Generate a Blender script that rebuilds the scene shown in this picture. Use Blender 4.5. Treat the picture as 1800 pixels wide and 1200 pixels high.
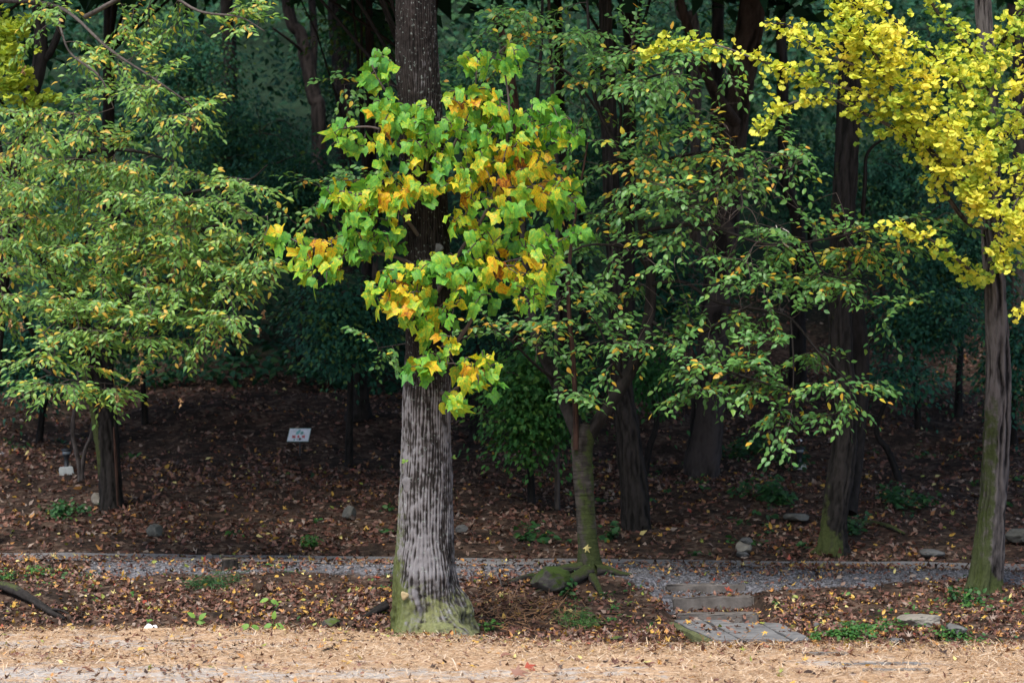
import bpy, bmesh, math, random
import numpy as np
from mathutils import Vector, Matrix

for o in list(bpy.data.objects):
    bpy.data.objects.remove(o)
S = bpy.context.scene
C = S.collection
rng = np.random.default_rng(11)
random.seed(5)
R = math.radians

# ------------------------------------------------------------------ camera, sky, sun, exposure
FPX, HZ, EYE = 4250.0, 801.0, 1.6
cd = bpy.data.cameras.new('camera')
cam = bpy.data.objects.new('camera', cd)
C.objects.link(cam)
cam.location = (0, 0, EYE)
cam.rotation_euler = (R(90), 0, 0)
cd.sensor_width = 36.0
cd.lens = 85.0
cd.shift_y = (HZ - 600.0) / 1800.0
cd.clip_start = 0.5
cd.clip_end = 800.0
cd.dof.use_dof = True
cd.dof.focus_distance = 22.2
cd.dof.aperture_fstop = 2.8
S.camera = cam

SUN_EL, SUN_ROT = R(58), R(205)
w = bpy.data.worlds.new('World')
S.world = w
w.use_nodes = True
nt = w.node_tree
sky = nt.nodes.new('ShaderNodeTexSky')
sky.sky_type = 'NISHITA'
sky.sun_disc = False
sky.sun_elevation = SUN_EL
sky.sun_rotation = SUN_ROT
sky.air_density = 1.0
sky.dust_density = 2.5
bg = nt.nodes['Background']
bg.inputs['Strength'].default_value = 0.065
nt.links.new(sky.outputs[0], bg.inputs[0])

sl = bpy.data.lights.new('sun', 'SUN')
sl.energy = 1.5
sl.angle = R(22)
sl.color = (1.0, 0.95, 0.86)
sun = bpy.data.objects.new('sun', sl)
C.objects.link(sun)
sdir = Vector((math.sin(SUN_ROT) * math.cos(SUN_EL), math.cos(SUN_ROT) * math.cos(SUN_EL), math.sin(SUN_EL)))
sun.rotation_euler = sdir.to_track_quat('Z', 'Y').to_euler()
sun.location = (-6, -10, 30)

vs = S.view_settings
vs.view_transform = 'Standard'
vs.look = 'None'
vs.gamma = 1.0
vs.use_curve_mapping = False
vs.exposure = 1.7
S.cycles.max_bounces = 6
S.cycles.diffuse_bounces = 3
S.cycles.glossy_bounces = 2
S.cycles.transmission_bounces = 3
S.cycles.sample_clamp_indirect = 4.0
S.cycles.use_denoising = True

# ------------------------------------------------------------------ small maths
def W(px, py, Y):
    """pixel of the 1800 px photograph at distance Y -> world point"""
    return np.array([(px - 900.0) / FPX * Y, Y, EYE + (HZ - py) / FPX * Y])

def sstep(a, b, x):
    t = np.clip((np.asarray(x, float) - a) / (b - a), 0, 1)
    return t * t * (3 - 2 * t)

def hash2(ix, iy, seed):
    h = (ix.astype(np.int64) * 374761393 + iy.astype(np.int64) * 668265263 + seed * 1442695041) & 0xFFFFFFFF
    h = ((h ^ (h >> 13)) * 1274126177) & 0xFFFFFFFF
    return ((h ^ (h >> 16)) & 0xFFFF) / 65535.0

def vnoise(x, y, seed=0, px=0):
    """value noise -1..1; px = whole period in x (0 = none)"""
    x = np.asarray(x, float); y = np.asarray(y, float)
    x, y = np.broadcast_arrays(x, y)
    ix = np.floor(x); iy = np.floor(y)
    fx = x - ix; fy = y - iy
    fx = fx * fx * (3 - 2 * fx); fy = fy * fy * (3 - 2 * fy)
    ix = ix.astype(np.int64); iy = iy.astype(np.int64)
    ia, ib = (ix % px, (ix + 1) % px) if px else (ix, ix + 1)
    a = hash2(ia, iy, seed); b = hash2(ib, iy, seed)
    c = hash2(ia, iy + 1, seed); d = hash2(ib, iy + 1, seed)
    return 2 * ((a * (1 - fx) + b * fx) * (1 - fy) + (c * (1 - fx) + d * fx) * fy) - 1

def unit(v):
    v = np.asarray(v, float)
    return v / np.maximum(np.linalg.norm(v, axis=-1, keepdims=True), 1e-9)

# ------------------------------------------------------------------ terrain
def edge_y(X):
    return 22.35 - 1.85 * sstep(-2.2, 0.9, X)

def height(X, Y):
    X = np.asarray(X, float); Y = np.asarray(Y, float)
    X, Y = np.broadcast_arrays(X, Y)
    hp = 0.50 - 0.0105 * np.clip(X + 5.8, 0, 12)
    Ye = edge_y(X)
    t0 = Ye + np.where(X > 1.0, 1.9, 0.35 + 1.55 * sstep(-1.5, 1.0, X) )
    t = np.clip((Y - t0) / (25.5 - t0), 0, 1)
    emb = hp * (0.75 * t + 0.25 * t * t * (3 - 2 * t))
    d = Y - Ye
    corridor = np.exp(-((X - 2.15) / 0.75) ** 4)
    ditch = -0.15 * np.exp(-((d - 0.45) / 0.33) ** 2) * (1 - 0.3 * corridor)
    hill = np.interp(Y, [27.3, 28.0, 31, 36, 42, 50, 60, 80, 110, 160, 260],
                        [0, 0.12, 0.52, 1.30, 2.70, 5.6, 9.8, 19, 31, 44, 60])
    side = 1 + 0.06 * vnoise(X * 0.12, Y * 0.1, 3)
    h = np.where(Y < Ye, 0.0, emb + ditch) + hill * side
    rough = sstep(0.05, 0.7, d) * (1 - sstep(25.2, 25.6, Y) * (1 - sstep(27.2, 27.8, Y)))
    calm = 1 - 0.85 * np.exp(-((X - 2.05) / 0.7) ** 4) * (Y < 25.5)
    h = h + rough * calm * (0.05 * vnoise(X * 1.3, Y * 1.3, 5) + 0.03 * vnoise(X * 3.1, Y * 3.1, 6)
                     + sstep(27.8, 30, Y) * (.06 * vnoise(X * .9, Y * .9, 10) + .05 * vnoise(X * 2.2, Y * 2.2, 11))
                     + 0.22 * sstep(29, 34, Y) * vnoise(X * 0.45, Y * 0.45, 7)
                     + 0.9 * sstep(45, 70, Y) * vnoise(X * 0.1, Y * 0.1, 9))
    # levelled treads under the stone steps
    cm = sstep(1.42, 1.56, X) * (1 - sstep(2.44, 2.56, X)) * (Y > 20.4) * (Y < 25.4)
    st = np.interp(Y, [20.4, 23.3, 23.36, 23.92, 24.0, 24.52, 24.62, 24.9, 25.4], [-.06, -.02, .05, .07, .19, .205, .285, .30, .40])
    h = h * (1 - cm) + st * cm
    # bare low mound that carries the multi-stemmed tree
    h = h + 0.15 * np.exp(-(((X - 0.66) / 0.75) ** 2 + ((Y - 24.55) / 0.45) ** 2))
    return h

def gpoint(px, py, lo=15.0, hi=140.0):
    """where the sight line of a photo pixel meets the terrain"""
    Y = np.arange(lo, hi, 0.02)
    X = (px - 900) / FPX * Y
    z = EYE + (HZ - py) / FPX * Y
    g = height(X, Y)
    k = np.nonzero(g >= z)[0]
    i = k[0] if len(k) else len(Y) - 1
    return np.array([X[i], Y[i], g[i]])

# ------------------------------------------------------------------ mesh helpers
def mesh_from(name, V, F, attrs=None, smooth=False):
    V = np.asarray(V, np.float32); F = np.asarray(F, np.int32)
    me = bpy.data.meshes.new(name)
    n, k = F.shape
    me.vertices.add(len(V)); me.vertices.foreach_set('co', V.ravel())
    me.loops.add(n * k); me.loops.foreach_set('vertex_index', F.ravel())
    me.polygons.add(n)
    me.polygons.foreach_set('loop_start', np.arange(0, n * k, k, dtype=np.int32))
    me.update(calc_edges=True)
    if smooth:
        me.polygons.foreach_set('use_smooth', np.ones(n, bool))
    for a, val in (attrs or {}).items():
        val = np.asarray(val, np.float32)
        if val.ndim == 1:
            me.attributes.new(a, 'FLOAT', 'POINT').data.foreach_set('value', val)
        else:
            me.attributes.new(a, 'FLOAT_VECTOR', 'POINT').data.foreach_set('vector', val.ravel())
    return me

def link(name, me, mat, parent=None, **props):
    o = bpy.data.objects.new(name, me)
    if me is not None and mat is not None and not me.materials:
        me.materials.append(mat)
    C.objects.link(o)
    if parent is not None:
        o.parent = parent
    for k, v in props.items():
        o[k] = v
    return o

def thing(name, label, cat, loc, group=None):
    o = bpy.data.objects.new(name, None)
    o.empty_display_size = 0.2
    C.objects.link(o)
    o.location = [float(v) for v in loc]
    o['label'] = label; o['category'] = cat
    if group: o['group'] = group
    return o

class Bag:
    """collects geometry for one mesh"""
    def __init__(s): s.V = []; s.F = []; s.A = {}; s.n = 0
    def add(s, V, F, **A):
        s.V.append(np.asarray(V, float)); s.F.append(np.asarray(F, int) + s.n)
        for k, v in A.items(): s.A.setdefault(k, []).append(np.asarray(v, float))
        s.n += len(V)
    def mesh(s, name, base=(0, 0, 0), smooth=False):
        V = np.concatenate(s.V) - np.asarray(base, float)
        return mesh_from(name, V, np.concatenate(s.F), {k: np.concatenate(v) for k, v in s.A.items()}, smooth)

def catmull(P, q):
    """resample a polyline (any columns) smoothly, q points per span"""
    P = np.asarray(P, float)
    E = np.vstack([2 * P[0] - P[1], P, 2 * P[-1] - P[-2]])
    out = []
    for i in range(1, len(E) - 2):
        t = np.linspace(0, 1, q, endpoint=False)[:, None]
        a, b, c, d = E[i - 1], E[i], E[i + 1], E[i + 2]
        out.append(0.5 * (2 * b + (c - a) * t + (2 * a - 5 * b + 4 * c - d) * t ** 2 + (3 * b - a - 3 * c + d) * t ** 3))
    out.append(P[-1][None])
    return np.vstack(out)

def tube(P, rad, n=10, disp=None, cap=True):
    """swept tube; returns V, quads, (theta, s) per vertex"""
    P = np.asarray(P, float); rad = np.asarray(rad, float)
    m = len(P)
    T = unit(np.gradient(P, axis=0))
    ref = np.array([1.0, 0, 0]) if abs(T[0][0]) < 0.9 else np.array([0, 1.0, 0])
    U = np.zeros((m, 3)); u = ref
    for i in range(m):
        u = u - T[i] * np.dot(u, T[i]); u = u / max(np.linalg.norm(u), 1e-9); U[i] = u
    Vv = np.cross(T, U)
    th = np.linspace(0, 2 * np.pi, n, endpoint=False)
    s = np.concatenate([[0], np.cumsum(np.linalg.norm(np.diff(P, axis=0), axis=1))])
    TH, SS = np.meshgrid(th, s)
    rr = rad[:, None] * np.ones((m, n))
    ridge = np.zeros((m, n))
    if disp is not None:
        add, ridge = disp(TH, SS, rr)
        rr = rr + add
    V = P[:, None, :] + rr[..., None] * (np.cos(TH)[..., None] * U[:, None, :] + np.sin(TH)[..., None] * Vv[:, None, :])
    V = V.reshape(-1, 3)
    i = np.arange(m - 1)[:, None] * n; j = np.arange(n)[None, :]; j2 = (j + 1) % n
    F = np.stack([i + j, i + j2, i + n + j2, i + n + j], -1).reshape(-1, 4)
    rg = ridge.ravel()
    if cap:
        V = np.vstack([V, P[-1]]); k = len(V) - 1
        a = (m - 1) * n + np.arange(n); b = (m - 1) * n + (np.arange(n) + 1) % n
        F = np.vstack([F, np.stack([a, b, np.full(n, k), np.full(n, k)], -1)[:, [0, 1, 2, 2]]]) if False else F
        F2 = np.stack([a[0::2], b[0::2], b[1::2] if n % 2 == 0 else b[0::2], np.full(len(a[0::2]), k)], -1)
        F = np.vstack([F, F2]); rg = np.append(rg, 0)
    return V, F, rg, TH.ravel(), SS.ravel()

def twig_tubes(lines, r0, r1, n=4):
    """many thin tubes at once: lines (k,m,3)"""
    L = np.asarray(lines, float); k, m, _ = L.shape
    T = unit(np.gradient(L, axis=1))
    ref = np.where(np.abs(T[..., 2:3]) < 0.9, np.array([0, 0, 1.0]), np.array([1.0, 0, 0]))
    U = unit(np.cross(T, ref)); Vv = np.cross(T, U)
    th = np.linspace(0, 2 * np.pi, n, endpoint=False)
    t = np.linspace(0, 1, m)[None, :]
    r = np.asarray(r0, float).reshape(-1, 1) * (1 - t) + np.asarray(r1, float).reshape(-1, 1) * t
    V = L[:, :, None, :] + r[:, :, None, None] * (np.cos(th)[None, None, :, None] * U[:, :, None, :] + np.sin(th)[None, None, :, None] * Vv[:, :, None, :])
    a = np.arange(k)[:, None, None] * m * n + np.arange(m - 1)[None, :, None] * n
    j = np.arange(n)[None, None, :]; j2 = (j + 1) % n
    F = np.stack([a + j, a + j2, a + n + j2, a + n + j], -1).reshape(-1, 4)
    return V.reshape(-1, 3), F

# ------------------------------------------------------------------ leaf templates: points (along, across), triangles
def tpl_sym(mid, side, tris):
    m = len(mid); k = len(side)
    P = [(x, 0.0) for x in mid] + [(x, y) for x, y in side] + [(x, -y) for x, y in side]
    F = []
    for t in tris:
        F.append(t)
        q = [i if i < m else i + k for i in t]
        F.append((q[0], q[2], q[1]))
    return np.array(P, float), np.array(F, int)

OVATE = tpl_sym([0, .35, .7, 1], [(.13, .2), (.4, .31), (.72, .22)],
                [(0, 1, 4), (4, 1, 5), (1, 2, 5), (5, 2, 6), (2, 3, 6)])
NARROW = tpl_sym([0, .35, .7, 1], [(.13, .15), (.4, .25), (.72, .17)],
                [(0, 1, 4), (4, 1, 5), (1, 2, 5), (5, 2, 6), (2, 3, 6)])
SIMPLE = tpl_sym([0, .5, 1], [(.35, .3)], [(0, 1, 3), (1, 2, 3)])
TULIP = tpl_sym([0, .22, .48, .80], [(-.07, .14), (-.05, .33), (.16, .60), (.36, .39), (.55, .36), (.97, .45), (.88, .17)],
                [(0, 1, 4), (4, 1, 5), (5, 1, 7), (5, 7, 6), (1, 2, 7), (7, 2, 8), (8, 2, 10), (8, 10, 9), (2, 3, 10)])
TULIP_B = tpl_sym([0, .22, .48, .82], [(-.09, .16), (-.03, .37), (.12, .53), (.22, .46), (.38, .58), (.50, .42), (.62, .40), (1.02, .35), (.90, .14)],
                  [(0, 1, 4), (4, 1, 5), (5, 1, 7), (5, 7, 6), (1, 2, 7), (7, 2, 9), (7, 9, 8), (9, 2, 10), (10, 2, 12), (10, 12, 11), (2, 3, 12)])
TULIP_C = tpl_sym([0, .22, .48, .86], [(-.06, .15), (-.01, .33), (.22, .50), (.38, .44), (.58, .43), (.93, .33), (.90, .14)],
                  [(0, 1, 4), (4, 1, 5), (5, 1, 7), (5, 7, 6), (1, 2, 7), (7, 2, 8), (8, 2, 10), (8, 10, 9), (2, 3, 10)])
MAPLE = tpl_sym([0, .3, 1], [(.0, .18), (.02, .5), (.22, .24), (.62, .62), (.5, .16)],
                [(0, 1, 3), (3, 1, 5), (3, 5, 4), (5, 1, 7), (5, 7, 6), (1, 2, 7)])
GINKGO = tpl_sym([0, .45, .82], [(.30, .30), (.50, .62), (.74, .55), (.93, .34), (.97, .12)],
                 [(0, 1, 3), (3, 1, 5), (3, 5, 4), (5, 1, 6), (6, 1, 7), (7, 1, 2)])
STAR = tpl_sym([0, 1], [(.05, .55), (.22, .2), (.68, .6), (.45, .13)], [(0, 3, 2), (0, 5, 3), (3, 5, 4), (0, 1, 5)])
NEEDLE = (np.array([(0, -.03), (0, .03), (1, .018), (1, -.018)], float), np.array([(0, 2, 1), (0, 3, 2)], int))

def frames(d, nrm):
    X = unit(d); Yv = unit(np.cross(nrm, X)); Z = np.cross(X, Yv)
    return X, Yv, Z

def cloud(tpl, P, X, Yv, Z, size, tint, fold=0.25, curl=0.2, wave=0.0):
    pts, tri = tpl
    n = len(P); k = len(pts)
    lx, ly = pts[:, 0][None, :], pts[:, 1][None, :]
    b = lambda a: np.broadcast_to(np.asarray(a, float).reshape(-1, 1), (n, 1))
    lz = b(fold) * np.abs(ly) - b(curl) * lx ** 2 - 0.5 * b(curl) * ly ** 2
    if wave:
        lz = lz + wave * rng.normal(size=(n, k))
    s = b(size)
    V = P[:, None, :] + (s * lx)[..., None] * X[:, None, :] + (s * ly)[..., None] * Yv[:, None, :] + (s * lz)[..., None] * Z[:, None, :]
    F = (np.arange(n)[:, None, None] * k + tri[None]).reshape(-1, 3)
    t = np.repeat(b(tint), k, 1).ravel()
    luv = np.stack([np.broadcast_to(lx, (n, k)), np.broadcast_to(ly, (n, k)), np.repeat(rng.random((n, 1)) * 50, k, 1)], -1).reshape(-1, 3)
    return V.reshape(-1, 3), F, t, luv

# ------------------------------------------------------------------ materials
def newmat(name):
    m = bpy.data.materials.new(name); m.use_nodes = True
    nt = m.node_tree; nt.nodes.clear()
    return m, nt, nt.nodes.new, nt.links.new

def ramp(N, stops, mode='LINEAR'):
    r = N('ShaderNodeValToRGB'); cr = r.color_ramp; cr.interpolation = mode
    while len(cr.elements) < len(stops): cr.elements.new(0.5)
    for e, (p, c) in zip(cr.elements, stops):
        e.position = p; e.color = (*c, 1) if len(c) == 3 else c
    return r

def mixc(N, L, fac, a, b, mode='MIX'):
    x = N('ShaderNodeMix'); x.data_type = 'RGBA'; x.blend_type = mode
    for i, v in ((0, fac), (6, a), (7, b)):
        if isinstance(v, (int, float)): x.inputs[i].default_value = v
        elif isinstance(v, tuple): x.inputs[i].default_value = (*v, 1)
        else: L(v, x.inputs[i])
    return x.outputs[2]

def mathn(N, L, op, a, b=0.0, clamp=False):
    x = N('ShaderNodeMath'); x.operation = op; x.use_clamp = clamp
    for i, v in ((0, a), (1, b)):
        if isinstance(v, (int, float)): x.inputs[i].default_value = v
        else: L(v, x.inputs[i])
    return x.outputs[0]

def leaf_mat(name, stops, trans=0.3, rough=0.5, spec=0.35, vein=None, spots=None, mode='LINEAR', edge=None):
    m, nt, N, L = newmat(name)
    at = N('ShaderNodeAttribute'); at.attribute_name = 'tint'
    rp = ramp(N, stops, mode); col = rp.outputs[0]
    uv = N('ShaderNodeAttribute'); uv.attribute_name = 'luv'
    tint = at.outputs['Fac']
    nz = N('ShaderNodeTexNoise'); nz.inputs['Scale'].default_value = 5.0; nz.inputs['Detail'].default_value = 3
    L(uv.outputs['Vector'], nz.inputs['Vector'])
    if edge:   # autumn colour creeping in unevenly over the blade
        tint = mathn(N, L, 'ADD', tint, mathn(N, L, 'MULTIPLY', mathn(N, L, 'SUBTRACT', nz.outputs[0], 0.5), edge), True)
    L(tint, rp.inputs[0])
    if vein:
        sp = N('ShaderNodeSeparateXYZ'); L(uv.outputs['Vector'], sp.inputs[0])
        ay = mathn(N, L, 'ABSOLUTE', sp.outputs[1])
        mid = mathn(N, L, 'LESS_THAN', ay, 0.022)
        d = mathn(N, L, 'SUBTRACT', sp.outputs[0], mathn(N, L, 'MULTIPLY', ay, 0.75))
        fr = mathn(N, L, 'ABSOLUTE', mathn(N, L, 'SUBTRACT', mathn(N, L, 'FRACT', mathn(N, L, 'MULTIPLY', d, 5.0)), 0.5))
        side = mathn(N, L, 'LESS_THAN', fr, 0.09)
        v = mathn(N, L, 'MULTIPLY', mathn(N, L, 'MAXIMUM', mid, mathn(N, L, 'MULTIPLY', side, 0.6)), vein[1])
        col = mixc(N, L, v, col, vein[0])
    if spots:
        n2 = N('ShaderNodeTexNoise'); n2.inputs['Scale'].default_value = 9.0; n2.inputs['Detail'].default_value = 4
        L(uv.outputs['Vector'], n2.inputs['Vector'])
        sr = ramp(N, [(0.56, (0, 0, 0)), (0.70, (1, 1, 1))]); L(n2.outputs[0], sr.inputs[0])
        col = mixc(N, L, mathn(N, L, 'MULTIPLY', sr.outputs[0], spots[1]), col, spots[0])
    p = N('ShaderNodeBsdfPrincipled'); L(col, p.inputs['Base Color'])
    p.inputs['Roughness'].default_value = rough
    p.inputs['Specular IOR Level'].default_value = spec
    tr = N('ShaderNodeBsdfTranslucent'); L(mixc(N, L, 1.0, col, (1.0, 1.0, 0.5), 'MULTIPLY'), tr.inputs[0])
    mx = N('ShaderNodeMixShader'); mx.inputs[0].default_value = trans
    L(p.outputs[0], mx.inputs[1]); L(tr.outputs[0], mx.inputs[2])
    out = N('ShaderNodeOutputMaterial'); L(mx.outputs[0], out.inputs[0])
    return m

def bark_mat(name, dark, light, crust=None, crust_amt=0.0, moss=(0.06, 0.09, 0.02), sc=1.0, rings=False, moss2=None):
    m, nt, N, L = newmat(name)
    tc = N('ShaderNodeTexCoord'); mp = N('ShaderNodeMapping')
    mp.inputs['Scale'].default_value = (22 * sc, 22 * sc, (60 if rings else 7.0) * sc) if not rings else (5 * sc, 5 * sc, 40 * sc)
    L(tc.outputs['Object'], mp.inputs[0])
    nz = N('ShaderNodeTexNoise'); nz.inputs['Scale'].default_value = 1.0; nz.inputs['Detail'].default_value = 6; nz.inputs['Roughness'].default_value = 0.65
    L(mp.outputs[0], nz.inputs['Vector'])
    rd = N('ShaderNodeAttribute'); rd.attribute_name = 'ridge'
    f = mathn(N, L, 'ADD', mathn(N, L, 'MULTIPLY', rd.outputs['Fac'], 0.9), mathn(N, L, 'SUBTRACT', mathn(N, L, 'MULTIPLY', nz.outputs[0], 1.3), 0.6), True)
    rp = ramp(N, [(0.15, dark), (0.85, light)]); L(f, rp.inputs[0]); col = rp.outputs[0]
    if crust:
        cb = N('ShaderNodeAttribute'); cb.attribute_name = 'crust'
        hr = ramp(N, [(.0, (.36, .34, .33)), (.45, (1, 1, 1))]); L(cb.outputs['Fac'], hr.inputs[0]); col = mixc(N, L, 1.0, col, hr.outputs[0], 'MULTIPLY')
        n2 = N('ShaderNodeTexNoise'); n2.inputs['Scale'].default_value = 3.0; n2.inputs['Detail'].default_value = 7; n2.inputs['Roughness'].default_value = 0.72
        mp2 = N('ShaderNodeMapping'); mp2.inputs['Scale'].default_value = (5, 5, 3.2); L(tc.outputs['Object'], mp2.inputs[0]); L(mp2.outputs[0], n2.inputs['Vector'])
        ca = N('ShaderNodeAttribute'); ca.attribute_name = 'crust'
        q = mathn(N, L, 'ADD', mathn(N, L, 'MULTIPLY', n2.outputs[0], .8), mathn(N, L, 'MULTIPLY', rd.outputs['Fac'], 0.75))
        q = mathn(N, L, 'ADD', q, mathn(N, L, 'MULTIPLY', mathn(N, L, 'SUBTRACT', ca.outputs['Fac'], 0.5), 0.7))
        cr = ramp(N, [(0.66, (0, 0, 0)), (.98, (1, 1, 1))]); L(q, cr.inputs[0])
        col = mixc(N, L, mathn(N, L, 'MULTIPLY', cr.outputs[0], crust_amt), col, crust)
        n3 = N('ShaderNodeTexNoise'); n3.inputs['Scale'].default_value = 34.0; n3.inputs['Detail'].default_value = 3
        L(tc.outputs['Object'], n3.inputs['Vector'])
        c3 = ramp(N, [(0.62, (0, 0, 0)), (0.68, (1, 1, 1))]); L(n3.outputs[0], c3.inputs[0])
        col = mixc(N, L, mathn(N, L, 'MULTIPLY', c3.outputs[0], 0.35), col, (0.30, 0.36, 0.33))
    ma = N('ShaderNodeAttribute'); ma.attribute_name = 'moss'
    n4 = N('ShaderNodeTexNoise'); n4.inputs['Scale'].default_value = 9.0; n4.inputs['Detail'].default_value = 6; n4.inputs['Roughness'].default_value = 0.7
    L(tc.outputs['Object'], n4.inputs['Vector'])
    mm = mathn(N, L, 'ADD', ma.outputs['Fac'], mathn(N, L, 'MULTIPLY', mathn(N, L, 'SUBTRACT', n4.outputs[0], 0.5), 1.3))
    mr = ramp(N, [(0.42, (0, 0, 0)), (0.62, (1, 1, 1))]); L(mm, mr.inputs[0])
    n5 = N('ShaderNodeTexNoise'); n5.inputs['Scale'].default_value = 40.0; n5.inputs['Detail'].default_value = 3
    L(tc.outputs['Object'], n5.inputs['Vector'])
    mossc = mixc(N, L, n5.outputs[0], tuple(0.45 * v for v in moss), tuple(1.5 * v for v in moss))
    if moss2:
        m2 = N('ShaderNodeAttribute'); m2.attribute_name = 'moss2'
        mossc = mixc(N, L, m2.outputs['Fac'], mossc, mixc(N, L, n5.outputs[0], tuple(0.6 * v for v in moss2), tuple(1.4 * v for v in moss2)))
    col = mixc(N, L, mathn(N, L, 'MULTIPLY', mr.outputs[0], 0.9), col, mossc)
    p = N('ShaderNodeBsdfPrincipled'); L(col, p.inputs['Base Color'])
    p.inputs['Roughness'].default_value = 0.9; p.inputs['Specular IOR Level'].default_value = 0.15
    bp = N('ShaderNodeBump'); bp.inputs['Strength'].default_value = 0.8; bp.inputs['Distance'].default_value = 0.02
    L(nz.outputs[0], bp.inputs['Height']); L(bp.outputs[0], p.inputs['Normal'])
    out = N('ShaderNodeOutputMaterial'); L(p.outputs[0], out.inputs[0])
    return m

def rough_mat(name, stops, scale=6.0, detail=6, stretch=(1, 1, 1), rough=0.9, bump=0.4, moss=None, spec=0.2):
    m, nt, N, L = newmat(name)
    tc = N('ShaderNodeTexCoord'); mp = N('ShaderNodeMapping'); mp.inputs['Scale'].default_value = stretch
    L(tc.outputs['Object'], mp.inputs[0])
    nz = N('ShaderNodeTexNoise'); nz.inputs['Scale'].default_value = scale; nz.inputs['Detail'].default_value = detail; nz.inputs['Roughness'].default_value = 0.68
    L(mp.outputs[0], nz.inputs['Vector'])
    rp = ramp(N, stops); L(nz.outputs[0], rp.inputs[0]); col = rp.outputs[0]
    if moss:
        n2 = N('ShaderNodeTexNoise'); n2.inputs['Scale'].default_value = 5.0; n2.inputs['Detail'].default_value = 6
        L(tc.outputs['Object'], n2.inputs['Vector'])
        sp = N('ShaderNodeSeparateXYZ'); ge = N('ShaderNodeNewGeometry'); L(ge.outputs['Normal'], sp.inputs[0])
        f = mathn(N, L, 'ADD', n2.outputs[0], mathn(N, L, 'MULTIPLY', sp.outputs[2], moss[2]))
        r2 = ramp(N, [(moss[1], (0, 0, 0)), (min(1, moss[1] + 0.12), (1, 1, 1))]); L(f, r2.inputs[0])
        col = mixc(N, L, r2.outputs[0], col, moss[0])
    p = N('ShaderNodeBsdfPrincipled'); L(col, p.inputs['Base Color'])
    p.inputs['Roughness'].default_value = rough; p.inputs['Specular IOR Level'].default_value = spec
    if bump:
        bp = N('ShaderNodeBump'); bp.inputs['Strength'].default_value = bump; bp.inputs['Distance'].default_value = 0.02
        L(nz.outputs[0], bp.inputs['Height']); L(bp.outputs[0], p.inputs['Normal'])
    out = N('ShaderNodeOutputMaterial'); L(p.outputs[0], out.inputs[0])
    return m

def plain(name, col, rough=0.6, spec=0.4):
    return rough_mat(name, [(0.3, tuple(0.85 * c for c in col)), (0.7, tuple(min(1, 1.12 * c) for c in col))], 20, 4, rough=rough, bump=0.1, spec=spec)

M = {}
M['tulip'] = leaf_mat('tulip_leaf', [(0, (.065, .27, .055)), (.28, (.16, .43, .045)), (.46, (.37, .53, .035)), (.60, (.76, .60, .03)), (.78, (.75, .41, .02)), (.92, (.50, .16, .015)), (1, (.18, .06, .02))],
                      trans=.36, rough=.5, spec=.28, vein=((.08, .14, .03), .5), spots=((.12, .11, .02), .5), edge=.8)
M['hornbeam'] = leaf_mat('hornbeam_leaf', [(0, (.085, .23, .06)), (.4, (.20, .38, .075)), (.65, (.38, .48, .065)), (.82, (.66, .52, .07)), (1, (.7, .42, .08))], trans=.34, rough=.42, spec=.42, edge=.2)
M['snowbell'] = leaf_mat('snowbell_leaf', [(0, (.065, .20, .065)), (.45, (.15, .33, .075)), (.68, (.28, .40, .065)), (.80, (.66, .52, .05)), (.93, (.66, .38, .05)), (1, (.55, .24, .06))], trans=.32, rough=.42, spec=.4, edge=.2)
M['ginkgo'] = leaf_mat('ginkgo_leaf', [(0, (.24, .42, .06)), (.35, (.56, .63, .07)), (.7, (.80, .75, .09)), (1, (.84, .69, .10))], trans=.38, rough=.5, spec=.3, edge=.4)
M['maple'] = leaf_mat('maple_leaf', [(0, (.017, .08, .056)), (.5, (.036, .145, .095)), (.85, (.07, .21, .095)), (1, (.15, .25, .06))], trans=.25, rough=.5, spec=.16)
M['maple_bright'] = leaf_mat('bright_maple_leaf', [(0, (.03, .12, .035)), (.6, (.055, .19, .045)), (1, (.13, .27, .05))], trans=.4, rough=.5, spec=.3)
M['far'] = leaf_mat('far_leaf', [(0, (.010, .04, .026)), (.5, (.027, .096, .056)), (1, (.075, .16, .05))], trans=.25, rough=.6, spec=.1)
LIT = [(0, (.045, .026, .02)), (.14, (.10, .043, .032)), (.28, (.165, .073, .052)), (.42, (.23, .115, .082)), (.54, (.22, .145, .11)), (.65, (.30, .23, .19)), (.72, (.36, .17, .07)),
       (.78, (.42, .2, .06)), (.85, (.56, .34, .07)), (.92, (.62, .52, .2)), (.96, (.26, .3, .06)), (.985, (.32, .06, .035))]
M['litter'] = leaf_mat('fallen_leaf', LIT, trans=.1, rough=.55, spec=.35, mode='CONSTANT')
M['needle'] = leaf_mat('pine_needle', [(0, (.20, .115, .07)), (.3, (.46, .295, .17)), (.6, (.60, .43, .275)), (1, (.68, .57, .46))], trans=.05, rough=.6, spec=.2)
M['needle_dark'] = leaf_mat('copper_needle', [(0, (.10, .055, .032)), (.5, (.24, .125, .065)), (1, (.34, .2, .10))], trans=.05, rough=.6, spec=.2)
M['herb'] = leaf_mat('herb_leaf', [(0, (.02, .07, .03)), (.5, (.04, .13, .035)), (1, (.09, .22, .04))], trans=.3, rough=.5, spec=.35)
M['seedling'] = leaf_mat('seedling_leaf', [(0, (.10, .28, .06)), (1, (.25, .42, .08))], trans=.35, rough=.5, spec=.3)
M['seed'] = leaf_mat('seed_bract', [(0, (.2, .1, .05)), (1, (.42, .28, .14))], trans=.15, rough=.7, spec=.2)
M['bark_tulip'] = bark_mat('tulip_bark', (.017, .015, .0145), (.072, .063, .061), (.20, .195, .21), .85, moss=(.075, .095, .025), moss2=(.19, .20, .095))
M['bark_ginkgo'] = bark_mat('ginkgo_bark', (.008, .007, .007), (.125, .112, .110), moss=(.042, .056, .017))
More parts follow.
